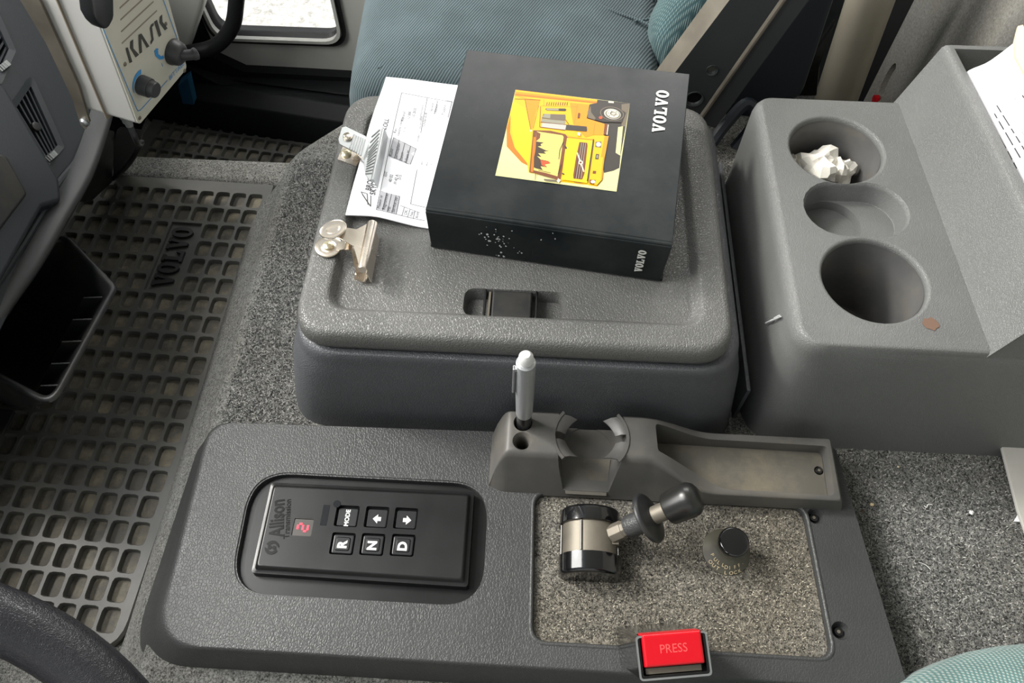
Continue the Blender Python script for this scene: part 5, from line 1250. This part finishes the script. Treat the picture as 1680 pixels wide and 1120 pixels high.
# connector, bracket
cn = KB.p(W_*.12, -.003, -.022); m = MB(); m.lathe([(.0062,0),(.0062,.004),(.0050,.0045),(.0052,.010),(.0038,.011),(.0036,.016)], cn, -v_, 20); m.tube([cn - v_*.007 + u_*.002, cn - v_*.009 + u_*.012], .0010, 8); build('connector', m, M['zinc'], kb)
m = MB(); b4_ = [kb_ for kb_ in (KB.p(-.004,-.004,-Dp), KB.p(-.004,H_,-Dp))]
bq_ = Plane(KB.p(-.004,0,-Dp-.001), KB.n, v_)
bx0 = [on(x, y, KB.p(-.006,0,0), u_) for x, y in ((140,213),(147,200),(128,140),(62,-5),(30,-5),(75,70),(118,160),(132,205))]
m.prism([p + Vector((0,0,0)) for p in bx0], u_*.0020); br = build('bracket', m, M['steel'], kb)
a_ = on(140,199,KB.p(-.006,0,0),u_); m = MB(); m.lathe([(.0042,-.001),(.0046,.002),(.0030,.0040),(.0008,.0045)], a_, -u_, 20); build('bracket_bolt', m, M['zinc'], kb)
m = MB(); ca = cr([cn - v_*.014, cn - v_*.03 + Vector((0,0,-.01)), at(232,235,.08), at(212,268,.02), at(196,284,-.05), at(184,294,-.098)], 8); m.tube(ca, .0030, 10); lab(build('cable', m, M['key'], kb), 'thin black drooping cable')

# ================================================================== CARPET PILE: short fibres, nobody could count them
def pile(name, parent, zones, n, seed, cols, ln=.0030, wd=.00042):
    rng = np.random.default_rng(seed); P = []
    for (x0, x1, y0, y1, z, w_) in zones:
        k = int(n*w_); P.append(np.c_[rng.uniform(x0,x1,k), rng.uniform(y0,y1,k), np.full(k, z)])
    P = np.vstack(P); k = len(P); t = rng.uniform(0, 2*np.pi, k); el_ = rng.uniform(.05, .8, k); L_ = ln*rng.uniform(.5, 1.3, k)
    d = np.c_[np.cos(t)*np.cos(el_), np.sin(t)*np.cos(el_), np.sin(el_)]*L_[:,None]; s_ = np.c_[-np.sin(t), np.cos(t), np.zeros(k)]*wd
    V = np.empty((k, 3, 3)); V[:,0] = P - s_ ; V[:,1] = P + s_; V[:,2] = P + d
    r = parent
    while r.parent: r = r.parent
    V -= np.array(r.location)
    me = bpy.data.meshes.new(name); me.vertices.add(3*k); me.vertices.foreach_set('co', V.reshape(-1)); me.loops.add(3*k); me.loops.foreach_set('vertex_index', np.arange(3*k, dtype=np.int32))
    me.polygons.add(k); me.polygons.foreach_set('loop_start', np.arange(0, 3*k, 3, dtype=np.int32)); me.polygons.foreach_set('loop_total', np.full(k, 3, dtype=np.int32))
    me.polygons.foreach_set('material_index', rng.integers(0, len(cols), k).astype(np.int32)); me.update(calc_edges=True); me.validate()
    for c in cols: me.materials.append(c)
    o = bpy.data.objects.new(name, me); COL.objects.link(o); o.parent = parent; o['kind'] = 'stuff'; return o
fc_ = [simple('fibre_'+str(i), rgb(*c), .9, 0, .2) for i, c in enumerate(((34,35,36),(52,53,54),(84,85,85),(122,122,120),(176,175,170)))]
fi_ = [simple('inlay_fibre_'+str(i), rgb(*c), .9, 0, .2) for i, c in enumerate(((36,36,35),(58,56,52),(88,86,80),(126,122,112),(182,176,160)))]
flo = bpy.data.objects['floor']; fcn = bpy.data.objects['floor_console']
pile('carpet_pile', flo, [(-.318,-.225,.325,.70,.0,.30),(.285,.61,-.10,.345,.0,.62),(.19,.24,.64,.78,.0,.02),(-.20,.20,.318,.345,.0,.06)], 80000, 1, fc_)
pile('inlay_pile', fcn, [(.014,.250,.128,.249,.0343,1)], 22000, 2, fi_, ln=.0024)
